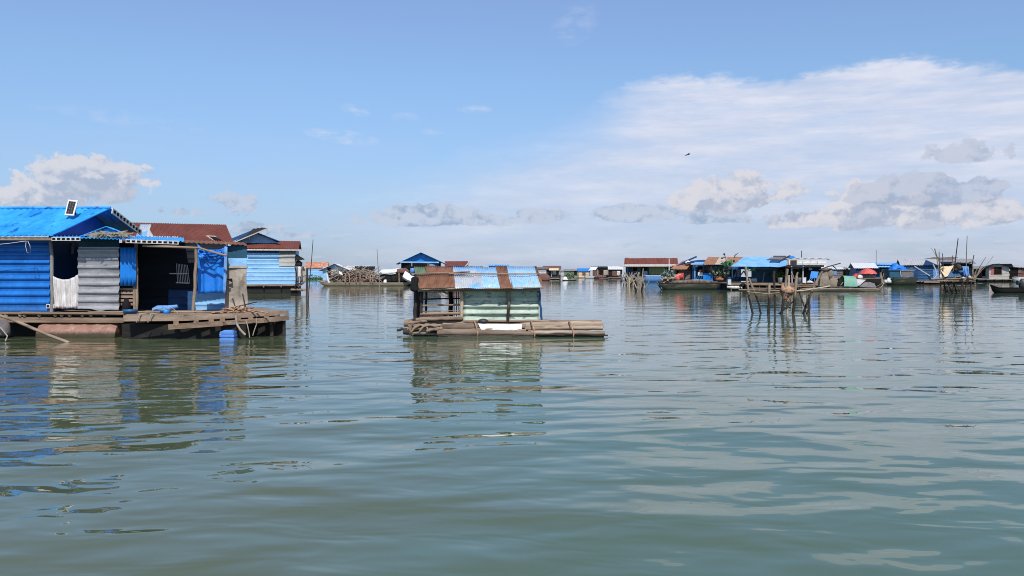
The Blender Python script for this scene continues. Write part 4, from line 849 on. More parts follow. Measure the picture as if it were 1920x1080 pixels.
m = MB(); m.bar(W(1308,498.5,93.3),W(1319,498.5,93.3),.1,.1); m.bar(W(1319,499,93.3),W(1319,511,93.3),.1,.1); m.build('frame','cloth_blue',wq)
for x in (1299,1302.5,1320,1336): m = MB(); m.tube([W(x,497,91.2),W(x,527,91.2)],.06 if x != 1302.5 else .10,6); m.build('post','cloth_blue' if x == 1302.5 else 'mid_blue',h)
m = MB(); m.bar(W(1319,513.5,91),W(1336,513.5,91),.06,.12); m.bar(W(1301,525,91),W(1337,525,91),.06,.2)
for i in range(9): m.bar(W(1319+i*2,514,91),W(1319.5+i*2,525,91),.10,.03)
for i in range(4): m.bar(W(1301+i*4,524,91),W(1304+i*4,518,91),.05,.05)
m.build('balustrade','panel_blue',h)
m = MB(); m.box(X_(1262,90),X_(1395,90),90.5,98,.30,.45); m.build('deck','wood',h)
m = MB(); m.box(X_(1264,90.8),X_(1393,90.8),90.8,98,-.3,.29); m.build('float','hull_black',h)
m = MB(); m.pbox(1309,511,1317.5,516.5,91.0,.3); m.pbox(1309.5,510.6,1317,511,91.05,.2); tag(m.build('white_box','white'),'bright white box below dark window on blue porch','box')
m = MB(); m.blob(W(1313,510,91.2),.22,.2,.35,.3,8); m.blob(W(1317.5,509,91.2),.15,.2,.32,.3,8); tag(m.build('cloth_pile','cloth_brown'),'brown cloth stuffed in the window above white box','cloth')
Ln = thing('laundry_line','brown clothes hanging on porch line under the rusty roof','laundry',W(1328,512,91))
m = MB(); m.tube([W(1320,498,91),W(1330,499,91),W(1338,498,91)],.02,5); m.build('line','rope_grey',Ln)
for x0,x1,y1,mm in ((1323,1328,508,'cloth_brown'),(1327.5,1333,512,'cloth_brown'),(1332,1335,509,'white')):
    m = MB(); m.cloth((W(x0,499,91),W(x1,499,91)),(W(x0+.8,y1,91),W(x1+2,y1,91)),nu=10,nv=5,fold=.07,nf=2,ph=x0); m.build('garment',mm,Ln)
for k,(x,y,hh,r,n,lf,pt,lb) in enumerate(((1342,524,1.5,.55,80,'leaf_grey','soil','pale leafy potted plant on porch right of the blue balustrade'),(1350,524,1.25,.5,70,'leaf','soil','dark green potted plant in middle of three porch plants'),(1358,524,1.75,.5,80,'leaf_grey','metal_dark','tall grey green potted plant beside lamp post'))):
    plant('potted_plant',lb,x,y,90.8,hh,r,n,.32,lf,pt,'potted plants on the blue porch')
plant('hanging_plant','bright green plant spilling over left end of blue sheet roof',1370,505,85,.75,.75,60,.45,'leaf_light',None,None)
m = MB(); m.blob(W(1349,524.5,90.3),.5,.3,.3,.3,10); tag(m.build('soil_heap','soil'),'orange brown heap of soil below the porch plants','soil heap')
m = MB(); m.lathe((X_(1350.5,88.5),88.5,.05),[(.26,0),(.28,.25),(.28,.55),(.24,.68),(.1,.7)],14); tag(m.build('barrel','jug_blue'),'blue barrel at waterline between dark boat and blue roofed house','barrel')
an = thing('lamp_post','dark post with hooked arms rising through rusty roof','post',W(1363,527,91.5))
m = MB(); m.tube([W(1364,527,91.5),W(1362.5,500,91.5),W(1361,484,91.5),W(1358,477,91.5)],.06,6); m.build('pole','stake',an)
m = MB(); m.tube([W(1361,484,91.5),W(1357,482,91.5),W(1354,484,91.5)],.05,6); m.blob(W(1358,476.5,91.5),.13,.1,.12,.2,8,flat=False); m.blob(W(1354,484,91.5),.15,.1,.1,.2,8,flat=False); m.build('arm','metal_dark',an)
sl_ = thing('solar_lamp','solar street lamp arm tilted above rusty roof','lamp',W(1377,484,94.5))
m = MB(); m.tube([W(1377,484,94.5),W(1377.5,479,94.5),W(1379,477,94.5)],.04,6); m.build('pole','metal_dark',sl_)
m = MB(); m.patch(W(1378,479,94.3),W(1383,475,94.3),W(1384,474,94.9),W(1379,477.5,94.9),t=.05); m.build('panel','metal_dark',sl_)

# ------------------------------------------------------------------ blue sheet roof house with open deck
D = 84; h = thing('floating_house','open house under wide plain blue sheet roof, behind foreground stakes','floating house',(X_(1450,D),D+2,0),'floating houses')
m = MB(); m.patch(W(1371,499.5,82.5),W(1463,500,82.5),W(1472,482,87.5),W(1395,481.5,87.5),amp=.008,waves=22,t=.03,jit=.08,seg=4,nv=4); m.patch(W(1462,500,82.6),W(1474,497.5,82.6),W(1476,486,87),W(1470,482,87.4),t=.04,nu=3,nv=3); m.build('roof','blue_pale_roof',h)
m = MB(); m.patch(W(1442,492,84.3),W(1463,491.5,84.3),W(1463.5,486,85.8),W(1446,486.5,85.8),t=.02,nu=6,nv=3,jit=.06); m.build('roof_patch_or_glint','navy',h)
m = MB(); m.patch(W(1437,486,85.8),W(1465,487,85.5),W(1476,481,86.5),W(1450,482,86.8),t=.05,nu=4,jit=.1); m.build('roof_sheet','cloth_grey',h)
m = MB(); m.bar(W(1463,489,85),W(1481,479.5,87),.12,.12); m.bar(W(1450,480.5,87.5),W(1474,480.5,87.5),.1,.12); m.build('roof_beam','metal_dark',h)
m = MB(); m.patch(W(1474,484,86.5),W(1492,483.5,86.5),W(1487,479.5,88),W(1478,479.5,88),t=.03); m.build('roof_sheet','panel_blue',h)
m = MB(); m.psheet(1409,500,1456,530,86.0,amp=.02,waves=4,along='v',t=.05); m.build('wall','teal',h)
m = MB(); m.psheet(1455,500,1484,530,87.5,amp=.02,waves=4,along='v',t=.05); m.build('wall','room_shade',h)
m = MB(); m.box(X_(1481,88),X_(1541,88),88.2,90.5,.4,Z_(499,88)); m.build('inner_room','room_shade',h)
m = MB(); m.box(X_(1366,87.4),X_(1410,87.4),87.4,87.5,.9,1.35); m.box(X_(1366,87.4),X_(1410,87.4),87.4,87.5,Z_(505,87.4),Z_(500,87.4)); m.build('low_wall','teal',h)
for x in (1373,1381,1388,1400): m = MB(); m.bar(W(x,501,87.2),W(x,528,87.2),.12); m.build('window_post','navy',h)
m = MB(); m.bar(W(1382,524,87.1),W(1395,508,87.1),.16,.10); m.bar(W(1395,508,87.1),W(1401,522,87.1),.12,.10); m.build('brace','mid_blue',h)
m = MB(); m.patch(W(1466,501,83),W(1545,500,83),W(1545,497,88),W(1470,497,88),amp=.02,waves=10,t=.05); m.build('porch_roof','black_net',h)
for x in (1484,1506): m = MB(); m.tube([W(x,499,83.4),W(x+(1 if x<1500 else -1),530,83.4)],.075,7); m.build('post','grey_light',h)
m = MB(); m.bar(W(1484,503,83.3),W(1507,502,83.3),.05,.06); m.bar(W(1408,504,85.8),W(1460,504.5,85.8),.04,.05); m.bar(W(1433,511,85.5),W(1430,530,85.5),.06,.09); m.build('rail','grey_light',h)
m = MB(); m.box(X_(1366,83),X_(1542,83),82.6,90.5,.62,.76)
m.bar(W(1366,533,82.4),W(1545,534,82.4),.1,.16); m.build('deck','wood',h)
m = MB()
for x in (1371,1392,1413,1424,1437,1452,1472,1490,1500,1519,1535): m.bar(W(x,533,82.6),W(x+R.uniform(-2,2),547,82.6),.09)
m.bar(W(1405,540,82.5),W(1470,541,82.5),.1,.1); m.bar(W(1470,536,82.3),W(1530,538,82.3),.1,.12); m.build('deck_leg','wood',h)
m = MB(); m.box(X_(1372,84),X_(1540,84),84,90,-.3,.5); m.build('float','hull_black',h)
m = MB(); m.tube([W(1363,538,82.2),W(1375,539,82.1),W(1387,539,82.1),W(1390,540,82.2)],[.13,.17,.17,.1],9); m.build('float_tube','white_dirty',h)
m = MB()
for i in range(13):
    t = 2*math.pi*i/12; p = W(1393,538,82.0)+V((.32*math.cos(t),0,.32*math.sin(t)))
    if i: m.tube([q_,p],.09,7)
    q_ = p
tag(m.build('tyre','black'),'black tyre hanging at side of the blue roofed open house deck','tyre')
m = MB(); m.pbox(1365,524,1371,534,82.0,.5); tag(m.build('pale_board','white_dirty'),'pale board standing on end at left corner of open deck','board')
for x,y0,y1,D2,r,mm,lb in ((1463,523,533,82.6,.22,'white_dirty','white bucket on open deck between two tall stakes'),(1498.5,524,533,82.6,.20,'grey_light','grey bucket on open deck between two porch posts')):
    m = MB(); b_ = W(x,y1,D2); b_.z = .77; m.lathe(b_,[(r*.8,0),(r,.5),(r*1.06,.52),(r*.9,.52),(r*.75,.08)],14); tag(m.build('bucket',mm),lb,'bucket')
m = MB(); m.box(X_(1505,82.4),X_(1511.5,82.4),82.4,82.75,.77,1.28); m.box(X_(1504.8,82.4),X_(1511.7,82.4),82.38,82.77,1.28,1.33); tag(m.build('cooler_box','white'),'tall white cooler box in front of right porch post','box')
ch = thing('deck_chair','blue sling chair facing away on open porch','chair',W(1525,531,83))
m = MB(); m.patch(W(1518.5,521,83),W(1532,521,83),W(1535,509.5,83.2),W(1521,508.5,83.2),t=.05,nu=4,nv=4,jit=.03); m.build('backrest','panel_blue',ch)
m = MB(); m.patch(W(1519,522,82.9),W(1531,522,82.9),W(1531,521,83.5),W(1519,521,83.5),t=.06); m.build('seat','navy',ch)
for a,b_,c,d_ in ((1520,521,1514,531),(1531,521,1533,531),(1517,531,1524,521),(1527,522,1528,531)): m = MB(); m.tube([W(a,b_,82.85),W(c,d_,82.85)],.035,6); m.build('leg','cloth_blue',ch)
m = MB(); m.blob(W(1519,530,82.5),.4,.3,.18,.4,10); tag(m.build('white_rag','white_dirty'),'crumpled whitish cloth at foot of blue sling chair','cloth')
m = MB(); m.cloth((W(1516,501,84),W(1522,502,84)),(W(1517,507,84),W(1523,506,84)),nu=8,nv=4,fold=.06,nf=1.5); tag(m.build('white_cloth','white'),'small white cloth hanging above the blue sling chair','cloth')
m = MB(); m.lathe(W(1412,529,84.5),[(.18,0),(.3,.15),(.3,.3),(.12,.4)],12); m.box(X_(1414,84.4),X_(1419,84.4),84.4,84.7,Z_(529,84.5),Z_(522,84.5)); tag(m.build('cooking_pot','grey_light'),'grey pot and small box by the left of teal wall','pot')
plant('potted_plant','small dark potted plant behind the white bucket',1459,530,84.5,1.2,.5,70,.35,'leaf','metal_dark')
plant('potted_plant','sparse potted plant between porch posts in dark porch',1494,529,85.5,1.5,.35,50,.35,'leaf','metal_dark')
m = MB(); m.leaves(W(1405,506,82.8),.5,.3,.28,24,.4); m.tube([W(1392,504,82.8),W(1405,507,82.8)],.02,4); tag(m.build('hanging_vine','leaf_light'),'bright green vine hanging under blue sheet roof behind leaning stake','plant')
# white cabin behind
h = house('floating_house','white boxy upper cabin with two windows rising above dark porch roof',1470,1546,100,5,503,485.5,484.6,'white','white',over=.04,rw=6,ribs=2,ops=(('window',1468.5,487,1480,497,'grey_light'),('window',1484,488,1495,498,'metal_dark'),('vent',1505.5,490,1506.5,495,'grey_light'),('vent',1531,490,1532,494,'grey_light'),('trim',1518.5,486,1519.2,499,'grey_light')))
m = MB(); m.box(X_(1470,100.3),X_(1546,100.3),100.3,104.8,.2,Z_(503,100)-.16); m.build('lower_storey','dark_wood',h)
sth('antenna_mast',[W(1503,488,104),W(1503,470,104)],.05,'metal_dark','thin mast above the white boxy cabin','mast',None,5)
m = MB(); m.bar(W(1541,485.2,100.2),W(1551,486.6,100.2),.09); m.build('roof_arm','metal_dark',h)

# ------------------------------------------------------------------ boat with the tall sack and canopy
b4 = boat('long_boat','long low tan and green boat with raised pointed bow at right',1500,1657,79,541,543,530,.8,'boat_tan',inm='dark_wood',gun='boat_tan',bow_len=.14,draft=.2)
m = MB(); x0,x1 = X_(1512,78),X_(1642,78); m.tube([(x0,78.42,.02),(x0+2,78.3,.04),(x1-2,78.3,.04),(x1,78.5,.05)],[.08,.15,.15,.08],8); m.build('rubbing_strake','hull_black',b4)
sk_ = thing('sack_stack','tall grey brown sack stack with sticks on top, standing in long boat','sacks',W(1550,537,79))
m = MB(); m.patch(W(1537,537,78.6),W(1558,536,78.6),W(1551,508,78.9),W(1539,509,78.9),nu=8,nv=10,jit=.12,t=.5); m.build('tall_sack','sack',sk_)
m = MB(); m.blob(W(1562,537,79),.6,.4,.9,.35,12); m.blob(W(1556,514,79.1),.38,.3,.5,.5,10,flat=False); m.blob(W(1560,524,79.2),.3,.3,.5,.4,10,flat=False); m.build('loose_sack','sack',sk_)
m = MB(); m.tube([W(1536,506,78.6),W(1552,500,78.6),W(1576,493.5,78.6)],.055,6); m.tube([W(1562,499,78.8),W(1568,504,78.8)],.05,6); m.tube([W(1538,510,78.7),W(1560,504,78.9)],.06,6); m.build('stick','stake_dark',sk_)
cn = thing('canopy','green curved canopy with dark opening on long boat','canopy',W(1586,537,79))
m = MB(); rows = []
vs = []; fs = []
for i in range(9):
    t = i/8; a = math.pi*t; yy = 78.3+.75*(1-math.cos(a)); zz = .52+1.02*math.sin(a)**.8
    vs += [V((X_(1577+3*math.sin(a),79),yy,zz)), V((X_(1602,79),yy,zz-.04))]
fs = [(2*i,2*i+1,2*i+3,2*i+2) for i in range(8)]
m.add(vs,fs,True); m.add([p+V((0,.0,-.03)) for p in vs],[f[::-1] for f in fs],True); m.build('cover','green_canopy',cn)
m = MB(); m.prism([W(1569,535,78.6),W(1584,535,78.6),W(1582,526,78.7),W(1576,522,78.8),W(1571,529,78.7)],(0,.5,0)); m.build('opening','black',cn)
m = MB(); m.tube([W(1576,535,78.4),W(1581,529,78.4)],.03,5); m.build('prop','wood_pale',cn)
m = MB(); m.patch(W(1603,536,78.5),W(1611,536,78.5),W(1624,524,79.3),W(1603,524,79.3),nu=8,nv=6,jit=.12,t=.06); tag(m.build('grey_sheet','grey_light'),'pale grey sheet draped on boat right of the green canopy','sheet')
m = MB(); m.patch(W(1610,537,78.7),W(1643,538,78.7),W(1640,530,79.4),W(1622,529,79.4),nu=10,nv=6,jit=.2,t=.08); tag(m.build('net_heap','cloth_grey'),'greyish net spread towards the pointed bow of long boat','net')
um = thing('umbrella','salmon red umbrella opened over boat, left of blue cabin boat','umbrella',W(1627,526,100)); D = 100
m = MB(); c0 = W(1627,503,D); n = 8; vs = [c0]; fs = []
for ring,(r,dz) in enumerate(((.45,-.12),(.85,-.36),(1.12,-.72))):
    for j in range(n*2):
        t = math.pi*j/n; k = 1 if j%2 == 0 else .955; vs.append(c0+V((r*k*math.cos(t),r*k*math.sin(t),dz+(.0 if j%2 == 0 else .03*ring))))
q = n*2
fs = [(0,1+j,1+(j+1)%q) for j in range(q)]+[(1+i*q+j,1+(i+1)*q+j,1+(i+1)*q+(j+1)%q,1+i*q+(j+1)%q) for i in range(2) for j in range(q)]
m.add(vs,fs); m.add([p-V((0,0,.02)) for p in vs],[f[::-1] for f in fs]); m.build('canopy','umbrella_red',um)
m = MB(); m.tube([c0+V((0,0,.1)),c0+V((.02,0,-1.9))],.025,6); m.build('shaft','metal_dark',um)
m = MB()
for j in range(8):
    t = math.pi*j/4; m.tube([c0+V((0,0,-.6)),c0+V((.7*math.cos(t),.7*math.sin(t),-.3))],.012,4)
m.build('rib','metal_dark',um)
b5 = boat('small_boat','dark boat beneath the salmon red umbrella',1598,1652,100,522,520,521,.8,'hull_black',inm='wood',gun='wood_grey',bow_len=.2)
m = MB(); m.blob(W(1628,521,100),.9,.5,.75,.5,14,2.5); tag(m.build('net_heap','brush'),'coiled brownish net heap under the salmon red umbrella','net')
m = MB(); m.blob(W(1604,521,99.5),.45,.3,.55,.4,10); tag(m.build('red_bundle','red'),'small red bundle at left end of umbrella boat','bundle')
m = MB(); m.blob(W(1611,521,99.5),.4,.3,.4,.4,10); tag(m.build('white_bundle','white_dirty'),'small white bundle right of the small red bundle','bundle')

# ------------------------------------------------------------------ distant houses on the right
house('floating_house','distant dark shack with pale blue panel, just right of the sticks',1558,1578,140,6,520,505,502,'cloth_grey','white',over=.3,rw=8,ribs=4,ops=(('blue_panel',1560,508,1569,515,'cloth_blue'),))
house('floating_house','distant low shack with grey roof and dark doorway, above green canopy',1577,1596,145,6,520,505,502,'grey_mid','grey_mid',over=.3,rw=8,ribs=4,ops=(('doorway',1581,507,1586,517,'black'),))
house('floating_house','distant low shack with white sheet roof left of red umbrella',1594,1612,140,6,520,505,501.5,'navy','white',over=.3,rw=8,ribs=4,ops=(('dark_panel',1599,508,1608,514,'cloth_grey'),))
house('floating_house','white roofed blue house directly behind salmon red umbrella',1607,1640,125,8,522,502.5,494,'navy','white',over=.4,rw=14,ribs=5)
h = house('floating_house','blue walled house with long pale roof edge behind blue tarp',1640,1674,132,8,522,496.5,493,'mid_blue','blue_pale_roof',over=.4,rw=10,ribs=5,ops=(('doorway',1650,502,1662,518,'black'),('curtain',1654,504,1659,510,'white'),('awning',1645,498,1672,501,'blue_pale_roof')))
m = MB()
for k in range(16):
    x = R.uniform(1648,1664); m.tube([W(x+R.uniform(-3,3),R.uniform(509,519),112),W(x+R.uniform(-2,2),528,112),W(x,532,112)],R.uniform(.04,.07),5)
tag(m.build('stick_bundle','brush'),'cluster of short grey sticks in water left of blue cabin boat','sticks')
m = MB(); m.blob(W(1666,529,110),.42,.3,.5,.5,10); m.blob(W(1661,529,110),.3,.25,.32,.5,8); tag(m.build('white_foam_block','white_dirty'),'whitish bundles at the stern of blue cabin boat','bundles')
cb = boat('cabin_boat','blue cabin boat with grey side window and blue tarp on top',1664,1716,112,520,517,519,1.2,'green_hull',gun='mid_blue',bow_len=.1,draft=.3)
D = 111
m = MB(); m.box(X_(1668,D),X_(1714,D),D,D+2.0,.9,Z_(506.5,D)); m.build('cabin','teal',cb)
m = MB(); m.pbox(1690,509,1712.5,519,D-.05,.06); wq = m.build('side_window','cloth_grey',cb)
m = MB(); m.bar(W(1688,508,D-.1),W(1689.5,520,D-.1),.08,.05); m.bar(W(1689.5,520.5,D-.1),W(1705,519.5,D-.1),.05,.10); m.bar(W(1688,507,D-.1),W(1714,507.5,D-.1),.08,.16); m.build('window_trim','grey_light',wq)
m = MB(); m.box(X_(1666,D)-.1,X_(1716,D),D-.2,D+2.2,Z_(506.5,D),Z_(505.8,D)); m.build('cabin_roof','blue_pale_roof',cb)
m = MB(); m.blob(W(1680,505.5,112),1.0,.8,.62,.75,22,2.4); m.blob(W(1690,505.5,111.6),.8,.6,.32,.7,16,2.4); tag(m.build('tarpaulin','tarp_blue'),'crumpled blue tarpaulin heaped on roof of blue cabin boat','tarpaulin')
h = house('floating_house','deep blue house with pale gabled roof, left of the stake platform',1695,1757,120,8,526,497,487,'mid_blue','grey_light',over=.3,rw=16,ribs=6,ops=(('dark_panel',1695,499,1722,523,'navy'),('window',1697,499,1712,504,'cloth_grey'),('light_panel',1747.5,505,1757,522,'cloth_blue')))
m = MB(); m.prism([W(1733,497.2,119.6),W(1757,497.2,119.6),W(1737,487,119.6)],(0,.2,0)); m.build('front_gable','navy',h)
m = MB(); m.bar(W(1721,499,119),W(1747,517,119),.09,.14); m.tube([W(1752,496,119),W(1756,505,119),W(1757.5,516,119),W(1752,524,119)],.1,6); m.build('brace','grey_light',h)
m = MB(); m.box(X_(1742,118),X_(1770,118),117.5,119,.25,.5); m.build('deck','wood_grey',h)
h = house('floating_house','brown roofed house with dark wall behind the stake platform',1752,1818,128,8,526,494.5,487,'black_net','grey_mid',over=.5,rw=16,ribs=6)
m = MB(); m.patch(W(1742,486.5,126),W(1795,486,126),W(1790,482.5,129),W(1750,482.5,129),amp=.05,waves=10,t=.06,jit=.1); m.build('upper_roof','brown_tin',h)
m = MB(); m.patch(W(1795,490,126),W(1822,493,126),W(1815,488,129),W(1796,485,129),amp=.05,waves=6,t=.06,jit=.1); m.build('upper_roof','grey_mid',h)
house('floating_house','low dark brown shack behind crossed sticks of the stake platform',1822,1858,150,7,523,504,499.5,'dark_wood','grey_mid',over=.4,rw=10,ribs=5,ops=(('doorway',1840,506,1852,518,'black'),('sill',1842,518,1858,521,'white_dirty')))
h = house('floating_house','house with whitish front and big black window under dark gable at right',1857,1889,145,7,523,500.5,495,'stone','black_net',ridge='y',over=.6,rw=8,ribs=4,ops=(('window',1865,500.5,1878,515,'black'),('pink_trim',1860.5,501,1864,515,'umbrella_red')))
house('floating_house','dark shack with pale roof strip, second from right edge',1887,1907,150,7,523,501,498,'black','grey_light',over=.4,rw=8,ribs=4,ops=(('curtain',1890,504,1895,508,'white'),('curtain',1889,513,1894,517,'white_dirty')))
house('floating_house','brown cluttered shack at right edge of photo',1904,1935,152,7,523,501.5,497,'cloth_brown','grey_light',over=.4,rw=8,ribs=4,ops=(('dark_panel',1906,505,1916,512,'cloth_grey'),('red_panel',1905,513,1912,517,'umbrella_red')))
m = MB(); m.prism([W(1893,501,148),W(1901,501,148),W(1897,494.5,148)],(0,3,0)); tag(m.build('roof_peak','black_net'),'small black roof peak above dark shack near right edge','roof')
boat('moored_boat','small white bowed boat before brown cluttered shack',1898,1932,140,519,521,515,.7,'white',bow_len=.3,parts=False)
bb = boat('long_boat','black narrow boat with upturned bow entering at right edge',1857,2010,73,540.5,534,538,.7,'hull_black',inm='black',gun='black',bow_len=.12,draft=.15)
m = MB(); m.box(X_(1884,72.6),X_(2000,72.6),72.4,73.5,Z_(543,73),Z_(539,73)); m.build('deck_board','black',bb)
mo = thing('outboard_motor','black outboard motor tilted up at right edge of photo','motor',W(1917,541,73))
m = MB(); m.blob(W(1918,533,73),.38,.3,.55,.2,12,flat=False); m.build('engine_cover','metal_dark',mo)
m = MB(); m.tube([W(1907,530,72.9),W(1909,530,72.9),W(1912,530,72.9),W(1918,531,73)],[.22,.19,.12,.16],10); m.build('shaft','metal_dark',mo)
m = MB(); m.tube([W(1919,532,73),W(1921,541,73)],.08,6); m.build('bracket','metal_dark',mo)
sth('antenna_mast',[W(1643,495,130),W(1643,468,130)],.045,'grey_mid','very thin faint mast above the white roofed blue house','mast',None,5)

# ------------------------------------------------------------------ foreground stakes on the right
D0 = 37.5; G = 'weathered stakes standing in water before the blue sheet roof house'
sts = [(1399,500,1412,588,.045,-.05,'stake','tall pale leaning stake with forked foot, leftmost of foreground stakes'),
 (1404,522,1424,588,.042,.10,'stake','bowed dark stake slanting from foot of leftmost stake'),
 (1442,531,1441,590,.052,0,'stake','short thick upright stake, third from left in foreground cluster'),
 (1451,508,1452,591,.045,.02,'stake_dark','dark upright stake with pale stubby tip left of the net bundle'),
 (1476,504,1464,590,.055,.02,'stake','thick tall stake on left side of hanging net bundle'),
 (1479,516,1476,588,.045,0,'wood_pale','pale stake rising through the middle of net bundle'),
 (1493,517,1486,592,.060,.03,'stake','gnarled thick stake on right side of hanging net bundle'),
 (1496,538,1507,572,.03,0,'stake_dark','short thin stake leaning right of the net bundle'),
 (1541,508,1508,586,.048,-.05,'stake','long diagonal stake leaning right, at right end of foreground cluster'),
 (1517,560,1513,587,.04,.03,'stake_dark','short dark stub beside foot of long diagonal stake'),
 (1517,552,1518,588,.032,0,'stake_dark','thin upright stub crossing foot of long diagonal stake'),
 (1486,566,1466,584,.03,0,'stake_dark','small dark prop leaning under the net bundle')]
for x0,y0,x1,y1,r,bd,mm,lb in sts:
    m = MB(); pts = stake_pts(x0,y0,x1,y1,D0+R.uniform(-.3,.3),bd,7,.5); m.tube(pts,[1.15*r*(1.15 if i < 2 else 1)*R.uniform(.85,1.12) for i in range(len(pts))],8)
    if (x0,y0) == (1493,517): m.tube([pts[0]+V((-.12,0,-.15)),pts[0]+V((-.2,.05,.12))],.035,6); m.tube([pts[0],pts[0]+V((.06,0,.16))],.04,6)
    tag(m.build('stake',mm),lb,'stake',G)
sth('bamboo_rail',[W(1385,543.5,D0),W(1430,544,D0),W(1475,545,D0)],.028,'bamboo','upper horizontal bamboo rail left of the net bundle','rail','bamboo rails lashed across the foreground stakes')
sth('bamboo_rail',[W(1400,547,D0-.15),W(1440,551,D0-.15),W(1478,547,D0-.1)],.026,'bamboo','lower sagging bamboo rail left of the net bundle','rail','bamboo rails lashed across the foreground stakes')
sth('bamboo_rail',[W(1478,546,D0-.1),W(1506,545,D0-.1),W(1530,541,D0),W(1556,536.5,D0+.2)],.036,'wood_pale','rising bamboo rail right of the net bundle','rail','bamboo rails lashed across the foreground stakes')
nbn = thing('net_bundle','orange tan net bundle hanging among foreground stakes','net',W(1476,570,D0))
m = MB(); m.blob(W(1477,545,D0-.15),.30,.24,.20,.45,18,2.4,flat=False); m.blob(W(1470,543,D0-.22),.16,.16,.22,.4,14,2.4,flat=False); m.build('upper_roll','net_tan',nbn)
m = MB()
for k in range(70):
    a = R.uniform(0,6.28); rr = R.uniform(.05,.30); c0 = W(1475,555,D0-.15); pts = []
    for i in range(8):
        t = a+i/7*R.uniform(1.5,3.5); zz = R.uniform(-.03,.03)+.2-.06*i*R.uniform(.5,1.1); tap = 1-.5*(i/7); pts.append(c0+V((rr*tap*math.cos(t)*1.1,.6*rr*math.sin(t),zz)))
    m.tube(pts,.013,4)
m.build('hanging_mesh','net_tan',nbn)
m = MB(); m.tube([W(1463,546,D0-.35),W(1472,549,D0-.4),W(1482,550,D0-.4),W(1490,547,D0-.3)],.018,5); m.build('tie','black',nbn)

# ------------------------------------------------------------------ stake platform on the far right
D1 = 71; pf_ = thing('stake_platform','raised platform of crooked stakes piled with cloths, at right','platform',(X_(1790,D1),D1,0),'branch traps standing in the water')
for x0,y0,x1,y1,r,mm in ((1752,467,1778,548,.05,'stake'),(1745,464,1756,484,.02,'stake'),(1752.5,466,1764,524,.06,'brush'),(1760.5,472,1763,524,.05,'stake_dark'),(1767,475,1768,520,.04,'stake_dark'),(1786,479,1786,550,.05,'stake'),
    (1764,524,1765,548,.06,'stake_dark'),(1768,526,1772,548,.09,'stake_dark'),(1783,524,1778,548,.10,'stake_dark'),(1788,525,1793,547,.06,'stake'),(1806,528,1801,549,.09,'stake_dark'),(1807,528,1808,548,.05,'stake_dark'),(1822,526,1820,550,.07,'stake_dark'),(1814,528,1812,545,.04,'stake'),(1793,534,1799,546,.03,'stake_dark'),(1762,500,1772,526,.06,'wood_pale'),(1776,526,1784,545,.05,'stake'),(1817,524,1811,538,.06,'stake'),
    (1826,478,1823,524,.055,'stake_dark'),(1824,496,1822,524,.07,'brush'),(1849,482,1822,524,.03,'stake_dark'),(1863,480,1823,526,.025,'stake'),(1843,500,1824,524,.05,'brush'),(1838,502,1828,524,.05,'brush'),(1833,500,1825,524,.04,'brush')):
    m = MB(); pts = stake_pts(x0,y0,x1,y1,D1+R.uniform(-.6,.6),R.uniform(-.08,.08),5,.5 if y1 > 540 else 0); m.tube(pts,[r*R.uniform(.8,1.15)*(.7+.3*i/5) for i in range(len(pts))],6); m.build('stake',mm,pf_)
m = MB()
for a,b_,c,d_,r in ((1745,523,1826,522,.06),(1757,526,1822,527,.06),(1770,524,1792,521,.05),(1822,521,1858,524,.05),(1790,519,1800,518,.06),(1800,527,1824,520,.06)): m.tube([W(a,b_,D1-.5),W((a+c)/2,(b_+d_)/2+.6,D1-.5),W(c,d_,D1-.5)],r,6)
m.box(X_(1764,D1),X_(1822,D1),D1-.4,D1+1.0,Z_(525,D1),Z_(523,D1)); m.build('platform_floor','wood',pf_)
sth('bamboo_pole',[W(1796.5,447,D1),W(1793,475,D1),W(1790,500,D1),W(1788,530,D1),W(1787,556,D1)],[.04,.05,.055,.06,.06],'stake_dark','dark leaning pole, left of two tallest rising from stake platform','pole','tall poles standing in the water')
sth('bamboo_pole',[W(1813.5,442,D1),W(1812,475,D1),W(1811.5,510,D1),W(1811,556,D1)],[.03,.04,.05,.05],'cloth_grey','thin grey upright pole, tallest on the stake platform','pole','tall poles standing in the water')
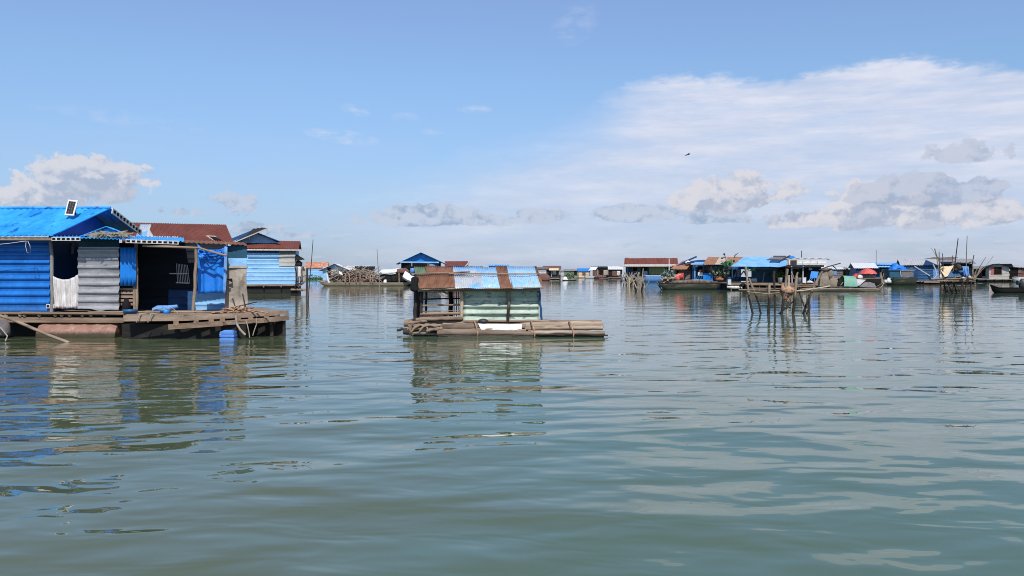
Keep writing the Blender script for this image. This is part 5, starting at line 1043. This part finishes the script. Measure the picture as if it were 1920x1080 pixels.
m = MB(); m.patch(W(1772,519,70.2),W(1777,517,70.2),W(1788,499,70.8),W(1762,503,70.8),nu=10,nv=8,jit=.14,t=.05); m.patch(W(1762,503.5,70.7),W(1787,501,70.7),W(1785,498,71.4),W(1766,500,71.4),nu=8,nv=4,jit=.1,t=.06); m.patch(W(1762,520,70.6),W(1771,521,70.5),W(1772,504,70.8),W(1763,504,70.8),nu=6,nv=6,jit=.1,t=.05); tag(m.build('cream_tarpaulin','cream'),'cream tarpaulin draped over goods on the stake platform','tarpaulin')
m = MB(); m.blob(W(1797.5,501,70.6),.27,.25,.29,.25,12,flat=False); m.tube([W(1790,507,70.6),W(1795,504,70.6)],.13,8); tag(m.build('dark_basket','dark_wood'),'dark round basket right of cream tarpaulin on platform','basket')
m = MB(); m.patch(W(1777,519,70.5),W(1806,520,70.5),W(1805,507,71),W(1780,509,71),nu=10,nv=6,jit=.16,t=.05); tag(m.build('navy_tarpaulin','mid_blue'),'dark blue tarpaulin lying below the dark round basket','tarpaulin')
m = MB(); m.cloth((W(1804,499,70.4),W(1817,500,70.4)),(W(1807,517,70.4),W(1819,519,70.4)),nu=24,nv=8,fold=.1,nf=3); tag(m.build('blue_cloth','cloth_blue'),'light blue cloth hanging at right side of platform','cloth')
m = MB(); m.blob(W(1806,522,70.2),.18,.2,.14,.3,8); m.blob(W(1818,521,70.2),.16,.2,.2,.3,8); tag(m.build('pink_bundle','rust_light'),'small pinkish bundles on platform edge below light blue cloth','bundle')

# ------------------------------------------------------------------ bird
D = 60; m = MB(); c0 = W(1290,290,D)
m.tube([c0+V((.16,0,.05)),c0+V((.08,0,.03)),c0+V((-.04,0,0)),c0+V((-.16,0,-.05)),c0+V((-.24,0,-.08))],[.012,.035,.04,.022,.008],8)
for s in (1,-1):
    a = c0+V((.06,0,.03)); b_ = c0+V((-.06,0,.0)); e1 = c0+V((.10,s*.26,.10)); e2 = c0+V((-.02,s*.28,.07)); t_ = c0+V((-.10-.04*s,s*.55,.0+.02*s))
    m.add([a,e1,e2,b_,t_],[(0,1,2,3),(1,4,2)]); m.add([p-V((0,0,.008)) for p in (a,e1,e2,b_,t_)],[(3,2,1,0),(2,4,1)])
tag(m.build('bird','black'),'small dark bird gliding below the white cloud sheet','bird')
